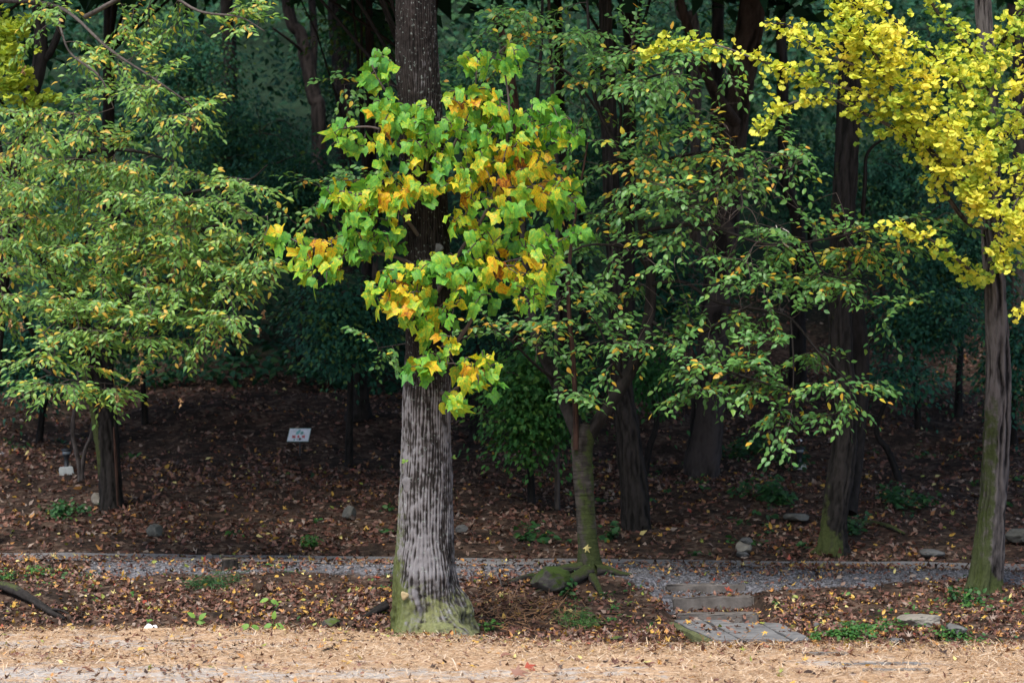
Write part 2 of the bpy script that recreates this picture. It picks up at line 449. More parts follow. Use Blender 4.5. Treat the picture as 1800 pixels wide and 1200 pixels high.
M['bark_dark'] = bark_mat('dark_bark', (.009, .0085, .008), (.034, .030, .029), moss=(.06, .075, .025))
M['bark_smooth'] = bark_mat('banded_bark', (.017, .015, .0135), (.066, .058, .052), moss=(.040, .054, .016), rings=True)
M['bark_pine'] = bark_mat('pine_bark', (.014, .0125, .012), (.066, .055, .053), moss=(.05, .07, .025))
M['bark_red'] = bark_mat('red_bark', (.022, .014, .012), (.07, .038, .029), moss=(.05, .07, .025))
M['bark_grey'] = bark_mat('grey_bark', (.03, .025, .023), (.13, .112, .105), moss=(.05, .07, .025))
M['twig'] = plain('twig_bark', (.09, .07, .065), .8)
M['twig_pale'] = plain('bare_white_wood', (.62, .60, .56), .8)
M['twig_dark'] = plain('dark_twig_bark', (.06, .045, .04), .8)
M['stone'] = rough_mat('step_stone', [(.3, (.075, .066, .06)), (.55, (.14, .125, .115)), (.75, (.21, .19, .175))], 7, 8, rough=.9, bump=.5)
M['flag'] = rough_mat('flagstone', [(.3, (.10, .10, .102)), (.5, (.155, .154, .158)), (.7, (.215, .21, .21))], 4, 7, rough=.85, bump=.4)
M['flag_moss'] = rough_mat('mossy_flagstone', [(.3, (.05, .06, .025)), (.6, (.1, .11, .05)), (.8, (.2, .2, .17))], 9, 7, rough=.95, bump=.7)
M['rock'] = rough_mat('pale_rock', [(.3, (.12, .11, .095)), (.55, (.24, .22, .19)), (.75, (.36, .34, .29))], 4, 8, rough=.9, bump=.6)
M['rock_grey'] = rough_mat('grey_rock', [(.3, (.06, .06, .06)), (.55, (.12, .12, .12)), (.75, (.2, .2, .195))], 4, 8, rough=.9, bump=.6)
M['rock_moss'] = rough_mat('mossy_rock', [(.3, (.06, .055, .05)), (.55, (.12, .11, .10)), (.75, (.2, .18, .16))], 4, 8, rough=.95, bump=.6, moss=((.06, .085, .02), .62, .3))
M['boulder_moss'] = rough_mat('mossy_boulder', [(.3, (.06, .055, .05)), (.55, (.12, .11, .10)), (.75, (.2, .18, .16))], 4, 8, rough=.95, bump=.8, moss=((.055, .085, .018), .46, .25))
M['slab_moss'] = rough_mat('mossy_slab', [(.3, (.07, .07, .065)), (.55, (.13, .13, .12)), (.75, (.2, .2, .18))], 5, 8, rough=.95, bump=.6, moss=((.07, .12, .025), .95, .4))
M['wood_moss'] = rough_mat('mossy_wood', [(.3, (.05, .04, .035)), (.6, (.14, .11, .09)), (.8, (.22, .18, .15))], 8, 7, (1, 1, 1), .95, .6, moss=((.09, .11, .03), .8, .35))
M['paper'] = plain('white_paper', (.85, .86, .9), .7)
M['concrete'] = plain('pale_concrete', (.55, .58, .57), .9, .2)
M['black'] = plain('black_paint', (.012, .016, .022), .45, .5)
M['lamp_glass'] = plain('lamp_lens', (.16, .2, .24), .25, .6)
M['sign_white'] = plain('sign_board', (.72, .76, .84), .5)
M['sign_green'] = plain('sign_green', (.16, .36, .36), .5)
M['sign_teal'] = plain('sign_teal', (.2, .5, .52), .5)
M['sign_red'] = plain('sign_red', (.6, .015, .03), .6, .2)
M['sign_grey'] = plain('sign_grey', (.2, .24, .28), .5)
M['fungus'] = plain('fungus', (.36, .29, .17), .9, .1)

# ------------------------------------------------------------------ the setting: ground, path, clearing
def axis(parts):
    out = [parts[0][0]]
    for a, b, st in parts:
        k = max(1, int(round((b - a) / st)))
        out += list(np.linspace(a, b, k + 1)[1:])
    return np.array(out)

def grid_obj(name, xs, ys, hf, mat, attrs=None):
    X, Y = np.meshgrid(xs, ys)
    Z = hf(X, Y)
    V = np.stack([X, Y, Z], -1).reshape(-1, 3)
    m, n = X.shape
    i = np.arange(m - 1)[:, None] * n; j = np.arange(n - 1)[None]
    F = np.stack([i + j, i + j + 1, i + n + j + 1, i + n + j], -1).reshape(-1, 4)
    return link(name, mesh_from(name, V, F, attrs(V) if attrs else None, True), mat, kind='structure')

def ground_mat():
    m, nt, N, L = newmat('woodland_soil')
    tc = N('ShaderNodeTexCoord')
    def nz(sc, d=6, r=.7):
        n = N('ShaderNodeTexNoise'); n.inputs['Scale'].default_value = sc; n.inputs['Detail'].default_value = d; n.inputs['Roughness'].default_value = r
        L(tc.outputs['Object'], n.inputs['Vector']); return n.outputs[0]
    soil = ramp(N, [(.3, (.012, .009, .008)), (.5, (.028, .02, .016)), (.7, (.055, .04, .03))]); L(nz(9), soil.inputs[0])
    vor = N('ShaderNodeTexVoronoi'); vor.inputs['Scale'].default_value = 16; L(tc.outputs['Object'], vor.inputs['Vector'])
    lc = ramp(N, [(0, (.03, .018, .014)), (.4, (.075, .042, .03)), (.7, (.12, .075, .055)), (.9, (.17, .12, .09))])
    sx = N('ShaderNodeSeparateXYZ'); L(vor.outputs['Color'], sx.inputs[0]); L(sx.outputs[0], lc.inputs[0])
    lm = ramp(N, [(.42, (0, 0, 0)), (.55, (1, 1, 1))]); L(nz(3), lm.inputs[0])
    col = mixc(N, L, mathn(N, L, 'MULTIPLY', lm.outputs[0], .7), soil.outputs[0], lc.outputs[0])
    ga = N('ShaderNodeAttribute'); ga.attribute_name = 'gravel'
    v2 = N('ShaderNodeTexVoronoi'); v2.inputs['Scale'].default_value = 38; L(tc.outputs['Object'], v2.inputs['Vector'])
    s2 = N('ShaderNodeSeparateXYZ'); L(v2.outputs['Color'], s2.inputs[0])
    gc = ramp(N, [(0, (.055, .055, .06)), (.5, (.11, .11, .125)), (1, (.22, .22, .25))]); L(s2.outputs[0], gc.inputs[0])
    fa = N('ShaderNodeAttribute'); fa.attribute_name = 'ivy'
    iv = ramp(N, [(.3, (.012, .02, .012)), (.7, (.025, .055, .03))]); L(nz(2.5), iv.inputs[0])
    col = mixc(N, L, fa.outputs['Fac'], col, iv.outputs[0])
    gm = ramp(N, [(.42, (0, 0, 0)), (.6, (1, 1, 1))]); L(mathn(N, L, 'ADD', ga.outputs['Fac'], mathn(N, L, 'MULTIPLY', mathn(N, L, 'SUBTRACT', nz(4), .5), .8)), gm.inputs[0])
    col = mixc(N, L, gm.outputs[0], col, gc.outputs[0])
    p = N('ShaderNodeBsdfPrincipled'); L(col, p.inputs['Base Color']); p.inputs['Roughness'].default_value = .95; p.inputs['Specular IOR Level'].default_value = .1
    bp = N('ShaderNodeBump'); bp.inputs['Strength'].default_value = .7; bp.inputs['Distance'].default_value = .03
    L(nz(22), bp.inputs['Height']); L(bp.outputs[0], p.inputs['Normal'])
    out = N('ShaderNodeOutputMaterial'); L(p.outputs[0], out.inputs[0])
    return m

def gravel_mask(X, Y):
    """where loose grey gravel lies: path shoulder, thick near the steps"""
    X = np.asarray(X, float); Y = np.asarray(Y, float)
    lo = 24.75 + 0.35 * vnoise(X * .7, X * 0 + 3, 21) + 0.25 * sstep(0.2, -3, X) - .35 * np.exp(-((X - 3.2) / 1.5) ** 2) - 1.0 * np.exp(-((X - 1.6) / .28) ** 2)
    return sstep(lo - .25, lo + .15, Y) * (1 - sstep(25.7, 26.1, Y)) * np.where(X < -1.2, .62 * (X > -4.4), 1.0)

xs = axis([(-140, -30, 10), (-30, -9, 1.2), (-9, 9, .11), (9, 30, 1.2), (30, 140, 10)])
ys = axis([(-90, 10, 10), (10, 19.5, .8), (19.5, 32, .085), (32, 48, .22), (48, 80, .9), (80, 250, 8)])
grid_obj('ground', xs, ys, height, ground_mat(), lambda V: {'gravel': gravel_mask(V[:, 0], V[:, 1]), 'ivy': sstep(38, 45, V[:, 1] - 3.5 * sstep(1, 3.5, V[:, 0]) + 2 * vnoise(V[:, 0] * .4, V[:, 1] * .4, 91))})

def path_mat():
    return rough_mat('packed_path', [(.3, (.11, .107, .112)), (.5, (.17, .165, .17)), (.72, (.25, .245, .25))], 30, 6, rough=.95, bump=.5, spec=.1)
grid_obj('footpath', axis([(-30, -8, 2), (-8, 8, .2), (8, 30, 2)]), axis([(25.55, 27.25, .1)]), lambda X, Y: height(X, Y) + .012 + .012 * vnoise(X * 2, Y * 2, 30), path_mat())

def sand_mat():
    m, nt, N, L = newmat('needle_strewn_sand')
    tc = N('ShaderNodeTexCoord')
    def nz(sc, st=(1, 1, 1), d=6, r=.65):
        mp = N('ShaderNodeMapping'); mp.inputs['Scale'].default_value = st; L(tc.outputs['Object'], mp.inputs[0])
        n = N('ShaderNodeTexNoise'); n.inputs['Scale'].default_value = sc; n.inputs['Detail'].default_value = d; n.inputs['Roughness'].default_value = r
        L(mp.outputs[0], n.inputs['Vector']); return n.outputs[0]
    sand = ramp(N, [(.3, (.30, .275, .26)), (.7, (.50, .465, .44))]); L(nz(14), sand.inputs[0])
    nd = ramp(N, [(.3, (.21, .13, .085)), (.5, (.45, .30, .19)), (.7, (.60, .44, .30))]); L(nz(26, (1, 2.2, 1)), nd.inputs[0])
    pa = N('ShaderNodeAttribute'); pa.attribute_name = 'needles'
    q = mathn(N, L, 'ADD', pa.outputs['Fac'], mathn(N, L, 'MULTIPLY', mathn(N, L, 'SUBTRACT', nz(3.2, (1, .8, 1), 9, .75), .5), 2.6))
    mk = ramp(N, [(.4, (0, 0, 0)), (.6, (1, 1, 1))]); L(q, mk.inputs[0])
    col = mixc(N, L, mk.outputs[0], sand.outputs[0], nd.outputs[0])
    dk = ramp(N, [(.58, (0, 0, 0)), (.72, (1, 1, 1))]); L(nz(8, (1, 1.5, 1), 7, .75), dk.inputs[0])
    col = mixc(N, L, mathn(N, L, 'MULTIPLY', dk.outputs[0], .75), col, (.15, .09, .055))
    p = N('ShaderNodeBsdfPrincipled'); L(col, p.inputs['Base Color']); p.inputs['Roughness'].default_value = .95; p.inputs['Specular IOR Level'].default_value = .1
    bp = N('ShaderNodeBump'); bp.inputs['Strength'].default_value = .5; bp.inputs['Distance'].default_value = .015
    L(nz(40), bp.inputs['Height']); L(bp.outputs[0], p.inputs['Normal'])
    out = N('ShaderNodeOutputMaterial'); L(p.outputs[0], out.inputs[0])
    return m

def needles_frac(X, Y):
    return np.clip(.72 + .2 * sstep(-3.5, 1.5, X) - .42 * np.exp(-((Y - 17.6) / .7) ** 2) * (X < 1.2) - .3 * np.exp(-(((X + 3.2) / 1.6) ** 2 + ((Y - 20.4) / .6) ** 2)) - .45 * np.exp(-(((X - 2.7) / .7) ** 2 + ((Y - 18.6) / .7) ** 2)), 0, 1)

def clearing_obj():
    xs = axis([(-60, -8, 4), (-8, 8, .1), (8, 60, 4)])
    t = np.concatenate([np.linspace(0, .9, 30), np.linspace(.9, 1, 60)[1:]])
    X, T = np.meshgrid(xs, t)
    Ye = edge_y(X) + .13 * vnoise(X * 1.4, X * 0 + 1, 41) + .04 * vnoise(X * 7, X * 0 + 1, 42)
    Y = -40 + (Ye + 40) * T
    edge = sstep(.35, .0, Ye - Y)
    Z = .014 + .012 * vnoise(X * 1.1, Y * 1.1, 43) * sstep(10, 16, Y) + .02 * vnoise(X * 3, Y * 3, 44) * sstep(20, 21, Y) - .03 * edge ** 2
    V = np.stack([X, Y, Z], -1).reshape(-1, 3)
    m, n = X.shape
    i = np.arange(m - 1)[:, None] * n; j = np.arange(n - 1)[None]
    F = np.stack([i + j, i + j + 1, i + n + j + 1, i + n + j], -1).reshape(-1, 4)
    link('sandy_ground', mesh_from('sandy_ground', V, F, {'needles': needles_frac(V[:, 0], V[:, 1])}, True), sand_mat(), kind='structure')
clearing_obj()

# ------------------------------------------------------------------ leaf litter, gravel, needles
def scatter(n, y0, y1, dens, wide=1.3):
    Y = np.sqrt(rng.uniform(y0 ** 2, y1 ** 2, n)); X = rng.uniform(-1, 1, n) * .2118 * wide * Y
    k = rng.random(n) < dens(X, Y)
    return X[k], Y[k]

def lay(X, Y, lift=.012, tilt=.35):
    e = .06
    z = height(X, Y)
    nx = -(height(X + e, Y) - z) / e; ny = -(height(X, Y + e) - z) / e
    nrm = unit(np.stack([nx, ny, np.ones_like(nx)], -1) + rng.normal(size=(len(X), 3)) * tilt)
    a = rng.uniform(0, 2 * np.pi, len(X))
    d = np.stack([np.cos(a), np.sin(a), np.zeros_like(a)], -1)
    d = d - nrm * (d * nrm).sum(1, keepdims=True)
    return np.stack([X, Y, z + lift], -1), *frames(d, nrm)

def litter_tint(n, bright=1.0):
    t = rng.beta(1.25, 1.35, n) * .74
    u = rng.random(n)
    t = np.where(u < .07 * bright, rng.uniform(.78, .86, n), t)
    t = np.where(u > 1 - .06 * bright, rng.uniform(.86, .96, n), t)
    t = np.where((u > .5) & (u < .5 + .02 * bright), rng.uniform(.96, 1, n), t)
    return t

def litter(name, label, n, y0, y1, dens, smin, smax, tilt, bright=1.0, tpls=(OVATE, NARROW, SIMPLE, SIMPLE, NARROW, STAR, SIMPLE, MAPLE), lift=.015):
    b = Bag()
    X, Y = scatter(n, y0, y1, dens)
    k = rng.integers(0, len(tpls), len(X))
    for i, tp in enumerate(tpls):
        m = k == i
        P, A, B_, Cc = lay(X[m], Y[m], lift, tilt)
        q = m.sum()
        V, F, t, luv = cloud(tp, P, A, B_, Cc, rng.uniform(smin, smax, q), litter_tint(q, bright), rng.uniform(-.1, .7, q), rng.uniform(-.7, .7, q), .05)
        b.add(V, F, tint=t, luv=luv)
    return link(name, b.mesh(name), M['litter'], kind='stuff')

bare = lambda X, Y: sstep(-.35, .15, vnoise(X * .8, Y * .8, 51) + .55)
in_steps = lambda X, Y: ((X > 1.5) & (X < 2.47) & (Y > 20.4) & (Y < 25.1))
def emb_d(X, Y):
    d = Y - edge_y(X)
    return np.where(d > .02, 1, 0) * (.24 + .76 * sstep(-.45, .35, vnoise(X * 1.1, Y * 1.3, 51) + .55 * vnoise(X * 3.2, Y * 4, 50))) * (1 - .62 * gravel_mask(X, Y)) * np.where(in_steps(X, Y), .6, 1)
litter('leaf_litter', '', 1500, 21.0, 23.2, lambda X, Y: 1.6 * np.exp(-((np.hypot((X + .77) / 1.15, (Y - 21.8) / 1.0) - .48) / .12) ** 2) * (.5 + .7 * vnoise(X * 3, Y * 3, 97)), .03, .075, .5, 1.2, lift=.025)
litter('leaf_litter', '', 54000, 20.3, 25.6, emb_d, .027, .069, .6)
litter('leaf_litter', '', 6500, 25.3, 27.0, lambda X, Y: (.65 + .4 * vnoise(X, Y * 1.5, 52)) * (1 - sstep(26.5, 26.8, Y)), .035, .075, .2)
litter('leaf_litter', '', 100000, 27.25, 47, lambda X, Y: (Y < 40 + 6 * sstep(1, 3.5, X)) * (.34 + .66 * sstep(-.3, .5, vnoise(X * .9, Y * .8, 55) + .6 * vnoise(X * 2.6, Y * 2.2, 56) + .1)) * np.where(Y < 34, 1, .55), .035, .095, .7, .45, (SIMPLE, NARROW, SIMPLE, OVATE, SIMPLE, SIMPLE, STAR, SIMPLE))
litter('leaf_litter', '', 21000, 16.2, 22.4, lambda X, Y: np.where(Y < edge_y(X) + .1, .10 + .9 * sstep(-1.3, .1, Y - edge_y(X) + .5 * vnoise(X * .9, X * 0 + 4, 98)) + .35 * np.clip(vnoise(X * .8, Y * 1.2, 54) + .4 * vnoise(X * 2, Y * 3, 59), 0, 1), 0), .02, .062, .35, 1.3, lift=.03)

def needles(name, n, y0, y1, dens, size, mat, tilt=.12, lift=.03):
    X, Y = scatter(n, y0, y1, dens)
    P, A, B_, Cc = lay(X, Y, lift, tilt)
    V, F, t, luv = cloud(NEEDLE, P, A, B_, Cc, rng.uniform(.6, 1.2, len(X)) * size, rng.random(len(X)), 0, rng.uniform(-.2, .2, len(X)))
    link(name, mesh_from(name, V, F, {'tint': t, 'luv': luv}), mat, kind='stuff')
needles('pine_needle_litter', 110000, 16.2, 22.4, lambda X, Y: np.where(Y < edge_y(X) + .05, needles_frac(X, Y) ** 1.3 * (.45 + .55 * sstep(-.5, .3, vnoise(X * .9, Y * 2.2, 57) + .5 * vnoise(X * 3, Y * 6, 58))), 0), .105, M['needle'])
needles('pine_needle_litter', 22000, 21.0, 24.5, lambda X, Y: np.exp(-(((X - .1) / .55) ** 2 + ((Y - 22.9) / .6) ** 2)), .14, M['needle_dark'], .4, .05)

def gravel():
    X, Y = scatter(42000, 22.4, 26.2, lambda X, Y: gravel_mask(X, Y) * .9 + .12 * (Y > 25.4))
    n = len(X)
    octv = np.array([(1, 0, 0), (-1, 0, 0), (0, 1, 0), (0, -1, 0), (0, 0, 1), (0, 0, -1)], float)
    octf = np.array([(0, 2, 4), (2, 1, 4), (1, 3, 4), (3, 0, 4), (1, 0, 3)])
    s = rng.uniform(.006, .0145, (n, 1, 1)) * rng.uniform(.6, 1.3, (n, 1, 3))
    V = octv[None] * s * rng.uniform(.7, 1.3, (n, 6, 1))
    a = rng.uniform(0, 6.28, n); ca, sa = np.cos(a)[:, None], np.sin(a)[:, None]
    V = np.stack([V[..., 0] * ca - V[..., 1] * sa + X[:, None], V[..., 0] * sa + V[..., 1] * ca + Y[:, None], V[..., 2] + (height(X, Y) + .008)[:, None]], -1)
    F = (np.arange(n)[:, None, None] * 6 + octf[None]).reshape(-1, 3)
    gm = leaf_mat('gravel_stone', [(0, (.055, .055, .058)), (.5, (.115, .114, .122)), (1, (.25, .25, .27))], 0.0, .85, .2)
    link('gravel', mesh_from('gravel', V.reshape(-1, 3), F, {'tint': np.repeat(rng.random(n) ** 1.4, 6), 'luv': np.zeros((n * 6, 3))}), gm, kind='stuff')
gravel()

# ------------------------------------------------------------------ trees: helpers
def limb_px(pts):
    """pts: (px, py, Y, width px) -> points, radii"""
    P = np.array([W(p[0], p[1], p[2]) for p in pts]); r = np.array([p[3] / 2 / FPX * p[2] for p in pts])
    return P, r

def bark_disp(kind, seed, amp=.06):
    def f(TH, SS, rr):
        u = TH / (2 * np.pi)
        if kind == 'furrow':
            K = 52 if TH.shape[1] >= 300 else 10
            wob = .7 * vnoise(u * 9, SS * 1.5, seed, 9) + .4 * vnoise(u * 20, SS * 4.5, seed + 1, 20)
            a = 1.25 * np.abs(np.sin(np.pi * (u * K + wob))) ** .7 - .85
            dash = vnoise(u * K + wob, SS * 8 + 3 * vnoise(u * 30, SS * .5, seed + 12, 30), seed + 11)
            a = a + .6 * dash + .45 * vnoise(u * 84, SS * 22, seed + 3, 84) + .38 * vnoise(u * 40, SS * 34, seed + 5, 40) + .35 * vnoise(u * 14, SS * 5, seed + 6, 14)
            rg = np.clip(.5 + .48 * a, 0, 1)
        elif kind == 'strip':
            K = 26 if TH.shape[1] >= 120 else 16
            wob = 1.3 * vnoise(u * 5, SS * 2.6, seed, 5) + .5 * vnoise(u * 12, SS * 6, seed + 1, 12)
            a = 1 - np.abs(vnoise(u * K + wob, SS * 1.3, seed + 2, K)) * 2.2
            rg = np.clip(.45 + .5 * a + .2 * vnoise(u * 30, SS * 12, seed + 4, 30), 0, 1)
        else:
            rg = np.clip(.5 + .35 * vnoise(u * 9, SS * 3, seed, 9) + .25 * vnoise(u * 20, SS * 14, seed + 1, 20), 0, 1)
        lump = .045 * vnoise(u * 3, SS * 1.1, seed + 7, 3) + .05 * vnoise(u * 6, SS * 2.7, seed + 8, 6)
        return rr * (amp * (rg - .5) * 2 + lump), rg
    return f

def add_trunk(root, name, P, r, mat, n=28, q=14, kind='furrow', seed=1, amp=.06, flare=None, moss=None, crust=None, moss2=None, label=None):
    D = catmull(np.column_stack([P, r]), q)
    base = bark_disp(kind, seed, amp)
    def disp(TH, SS, rr):
        a, rg = base(TH, SS, rr)
        if flare:
            k, hgt, lobes = flare
            e = np.exp(-SS / hgt)
            a = a * (1 - .55 * e) + rr * e * .05 * vnoise(TH / (2 * np.pi) * 46, SS * 26, seed + 21, 46)
            a = a + rr * e * k * (.55 * np.abs(np.sin(TH * lobes / 2 + seed)) ** 1.5 + .45 * vnoise(TH / (2 * np.pi) * 6, SS * 3, seed + 9, 6) + .18 * vnoise(TH / (2 * np.pi) * 14, SS * 9, seed + 10, 14))
        return a, rg
    V, F, rg, TH, SS = tube(D[:, :3], D[:, 3], n, disp)
    nrm = np.zeros_like(V); m = len(TH)
    cen = np.repeat(D[:, :3], n, 0); nrm[:m] = unit(V[:m] - cen)
    s = np.append(SS, SS[-1])
    A = {'ridge': rg, 'moss': np.clip(moss(nrm, s), 0, 1) if moss else np.zeros(len(V))}
    if crust: A['crust'] = crust(nrm, s)
    if moss2: A['moss2'] = np.clip(moss2(nrm, s), 0, 1)
    me = mesh_from(name, V - np.array(root.location), F, A, True)
    o = link(name, me, mat, root)
    if label: o['label'] = label
    return D[:, :3]

def knot(root, name, c, size, mat, axis_=(0, -1, 0), hole=False):
    bm = bmesh.new(); bmesh.ops.create_icosphere(bm, subdivisions=3, radius=1)
    for v in bm.verts:
        x, y, z = v.co
        rad = math.hypot(x, z)
        d = .35 if y < 0 else .2
        yy = y * d
        if y < 0 and rad < .5: yy += (.34 if hole else .18) * (1 - rad / .5)
        k = 1 + .18 * math.sin(3 * math.atan2(z, x) + 1) + random.uniform(-.06, .06)
        v.co = Vector((x * size[0] * k, yy * size[1], z * size[2] * k))
    me = bpy.data.meshes.new(name); bm.to_mesh(me); bm.free()
    me.polygons.foreach_set('use_smooth', np.ones(len(me.polygons), bool))
    for a, v in (('ridge', .6), ('moss', 0.0), ('crust', .6)):
        me.attributes.new(a, 'FLOAT', 'POINT').data.foreach_set('value', np.full(len(me.vertices), v, np.float32))
    o = link(name, me, mat, root); o.location = Vector(c) - root.location
    return o

def grow(nodes, targets, lift=.12, wob=.06):
    """connect every target to the nearest point grown so far"""
    N0 = np.asarray(nodes, float)
    d = np.array([np.min(np.linalg.norm(N0 - t, axis=1)) for t in targets])
    buf = np.zeros((len(N0) + 5 * len(targets), 3)); buf[:len(N0)] = N0; n = len(N0)
    lines, order = [], np.argsort(d)
    for i in order:
        t = targets[i]
        dd = np.linalg.norm(buf[:n] - t, axis=1) + .35 * np.maximum(0, buf[:n, 2] - t[2] - .3)
        a = buf[np.argmin(dd)]; Ln = np.linalg.norm(t - a)
        u = np.linspace(0, 1, 5)[:, None]
        c = a + (t - a) * u + np.array([0, 0, 1.0]) * lift * Ln * 4 * u * (1 - u) + rng.normal(size=(1, 3)) * wob * Ln * np.sin(np.pi * u)
        lines.append(c); buf[n:n + 5] = c; n += 5
    return np.array(lines), order

def spray_leaves(lines, nsub=4, sublen=.3, step=.05, plane_up=.75, droop=.45, light=(0, -.5, .75), nj=.35, ang=.75):
    """side twiglets with alternate leaves at the end of every twig: returns twiglets, leaf points, directions, normals"""
    tw, LP, LD, LN = [], [], [], []
    for c in lines:
        ax = unit(c[-1] - c[-3]); up = unit(np.array([0, -.15, 1.0]) * plane_up + rng.normal(size=3) * .25)
        side = unit(np.cross(up, ax))
        for j in range(nsub):
            s = 1 if j % 2 else -1
            f = .35 + .65 * (j + 1) / nsub
            k = min(3.999, f * 4); i = int(k); o = c[i] * (1 - (k - i)) + c[i + 1] * (k - i)
            a = ang * s * rng.uniform(.5, 1.2) if j < nsub - 1 else rng.normal() * .25
            dr = unit(ax * math.cos(a) + side * math.sin(a) + np.array([0, 0, -.12]) + rng.normal(size=3) * .12)
            ln = sublen * rng.uniform(.6, 1.25)
            u = np.linspace(0, 1, 4)[:, None]
            p = o + dr * ln * u - np.array([0, 0, 1.0]) * .18 * ln * u ** 2
            tw.append(p)
            m = max(2, int(ln / step))
            for q in range(m):
                v = (q + .6) / m; k2 = v * 3; i2 = min(2, int(k2)); pos = p[i2] * (1 - (k2 - i2)) + p[i2 + 1] * (k2 - i2)
                sd = unit(np.cross(up, dr)) * (1 if q % 2 else -1)
                d = unit((dr * (.55 + .5 * v) + sd * .8) * [1.25, .45, .8] + np.array([0, 0, -droop]) * rng.uniform(.2, 1.6) + rng.normal(size=3) * .2)
                LP.append(pos); LD.append(d); LN.append(unit(np.array(light) + rng.normal(size=3) * nj))
    return np.array(tw), np.array(LP), np.array(LD), np.array(LN)

def ellipse_targets(regs, pw=.5):
    """regs: (px, py, rx, ry, Y0, Y1, count)"""
    out = []
    for (cx, cy, rx, ry, y0, y1, k) in regs:
        a = rng.uniform(0, 2 * np.pi, k); r = rng.random(k) ** pw * (1 + .3 * (rng.random(k) < .15))
        for x, y, Y in zip(cx + rx * r * np.cos(a), cy + ry * r * np.sin(a), rng.uniform(y0, y1, k)):
            out.append(W(x, y, Y))
    return np.array(out)

def project(P):
    return 900 + FPX * P[:, 0] / P[:, 1], HZ - FPX * (P[:, 2] - EYE) / P[:, 1]

def put_leaves(root, tpl, mat, P, D, Nn, size, tint, fold, curl, solo=300, nvar=18, wave=.02, pick=None, leafname='leaf'):
    """the solo leaves that show largest are parts of their own, the rest one part of the tree"""
    base = np.array(root.location); tpls = tpl if isinstance(tpl, list) else [tpl]
    X, Yv, Z = frames(D, Nn)
    px, py = project(P)
    seen = (px > -10) & (px < 1810) & (py > -10) & (py < 1210)
    score = P[:, 1] + np.where(seen, 0, 100)
    if pick is not None: score = score + pick
    idx = np.argsort(score)[:solo]
    idx = idx[seen[idx]]
    mask = np.zeros(len(P), bool); mask[idx] = True
    order = np.argsort(tint[idx]); groups = np.array_split(idx[order], nvar)
    for g in groups:
        if not len(g): continue
        var = []
        for vi, t in enumerate((np.mean(tint[g]),) * (len(tpls) + 1 if len(tpls) > 1 else 2)):
            V, F, tt, luv = cloud(tpls[vi % len(tpls)], np.zeros((1, 3)), np.array([[1., 0, 0]]), np.array([[0, 1., 0]]), np.array([[0, 0, 1.]]), 1.0, t,
                                  np.array([rng.uniform(*fold)]), np.array([rng.uniform(*curl)]), wave)
            me = mesh_from(leafname, V, F, {'tint': tt, 'luv': luv}); me.materials.append(mat); var.append(me)
        for q, i in enumerate(g):
            o = bpy.data.objects.new(leafname, var[q % len(var)]); o.parent = root
            s = size[i]; p = P[i] - base
            o.matrix_basis = Matrix(((X[i][0] * s, Yv[i][0] * s, Z[i][0] * s, p[0]), (X[i][1] * s, Yv[i][1] * s, Z[i][1] * s, p[1]), (X[i][2] * s, Yv[i][2] * s, Z[i][2] * s, p[2]), (0, 0, 0, 1)))
            C.objects.link(o)
    r = ~mask
    if r.any():
        b = Bag(); kind_ = rng.integers(0, len(tpls), len(P))
        for ti, tp in enumerate(tpls):
            q = r & (kind_ == ti); n = q.sum()
            if not n: continue
            V, F, t, luv = cloud(tp, P[q], X[q], Yv[q], Z[q], size[q], tint[q], rng.uniform(*fold, n), rng.uniform(*curl, n), wave)
            b.add(V, F, tint=t, luv=luv)
        link('foliage', b.mesh('foliage', base), mat, root, kind='stuff')

def put_twigs(root, lines, r0, r1, mat, name='twigs', n=4):
    if len(lines) == 0: return
    V, F = twig_tubes(lines, r0, r1, n)
    me = mesh_from(name, V - np.array(root.location), F, {'ridge': np.full(len(V), .5), 'moss': np.zeros(len(V))}, True)
    link(name, me, mat, root, kind='stuff')

def high_crown(root, centre, rad, n, mat, size=.22, low=0.0, tpl=SIMPLE, tint=(0, .7), name='crown'):
    """the part of a tree above the picture: leaf clumps through the crown's volume"""
    k = max(8, n // 45)
    cc = unit(rng.normal(size=(k, 3))) * (rng.random((k, 1)) ** .45) * np.array(rad) + np.array(centre)
    P = np.repeat(cc, 45, 0) + rng.normal(size=(k * 45, 3)) * np.array([.5, .5, .22]) * min(1.0, rad[0] / 2.4)
    D = unit(rng.normal(size=P.shape) * np.array([1, 1, .4]) + [0, 0, -.25]); Nn = unit(rng.normal(size=P.shape) * .45 + [0, -.2, 1])
    X, Yv, Z = frames(D, Nn)
    V, F, t, luv = cloud(tpl, P, X, Yv, Z, rng.uniform(.7, 1.25, len(P)) * size, rng.uniform(*tint, len(P)), .2, .2)
    link(name, mesh_from(name, V - np.array(root.location), F, {'tint': t, 'luv': luv}), mat, root, kind='stuff')

def upper_limbs(root, top, centre, rad, mat, n=9, r=.09):
    L = []
    for _ in range(n):
        e = np.array(centre) + unit(rng.normal(size=3)) * np.array(rad) * .75
        u = np.linspace(0, 1, 6)[:, None]
        L.append(top + (e - top) * u + np.array([0, 0, 1]) * .5 * np.sin(np.pi * u) + rng.normal(size=(1, 3)) * .25 * np.sin(np.pi * u))
    put_twigs(root, np.array(L), r, r * .2, mat, 'upper_limbs', 6)

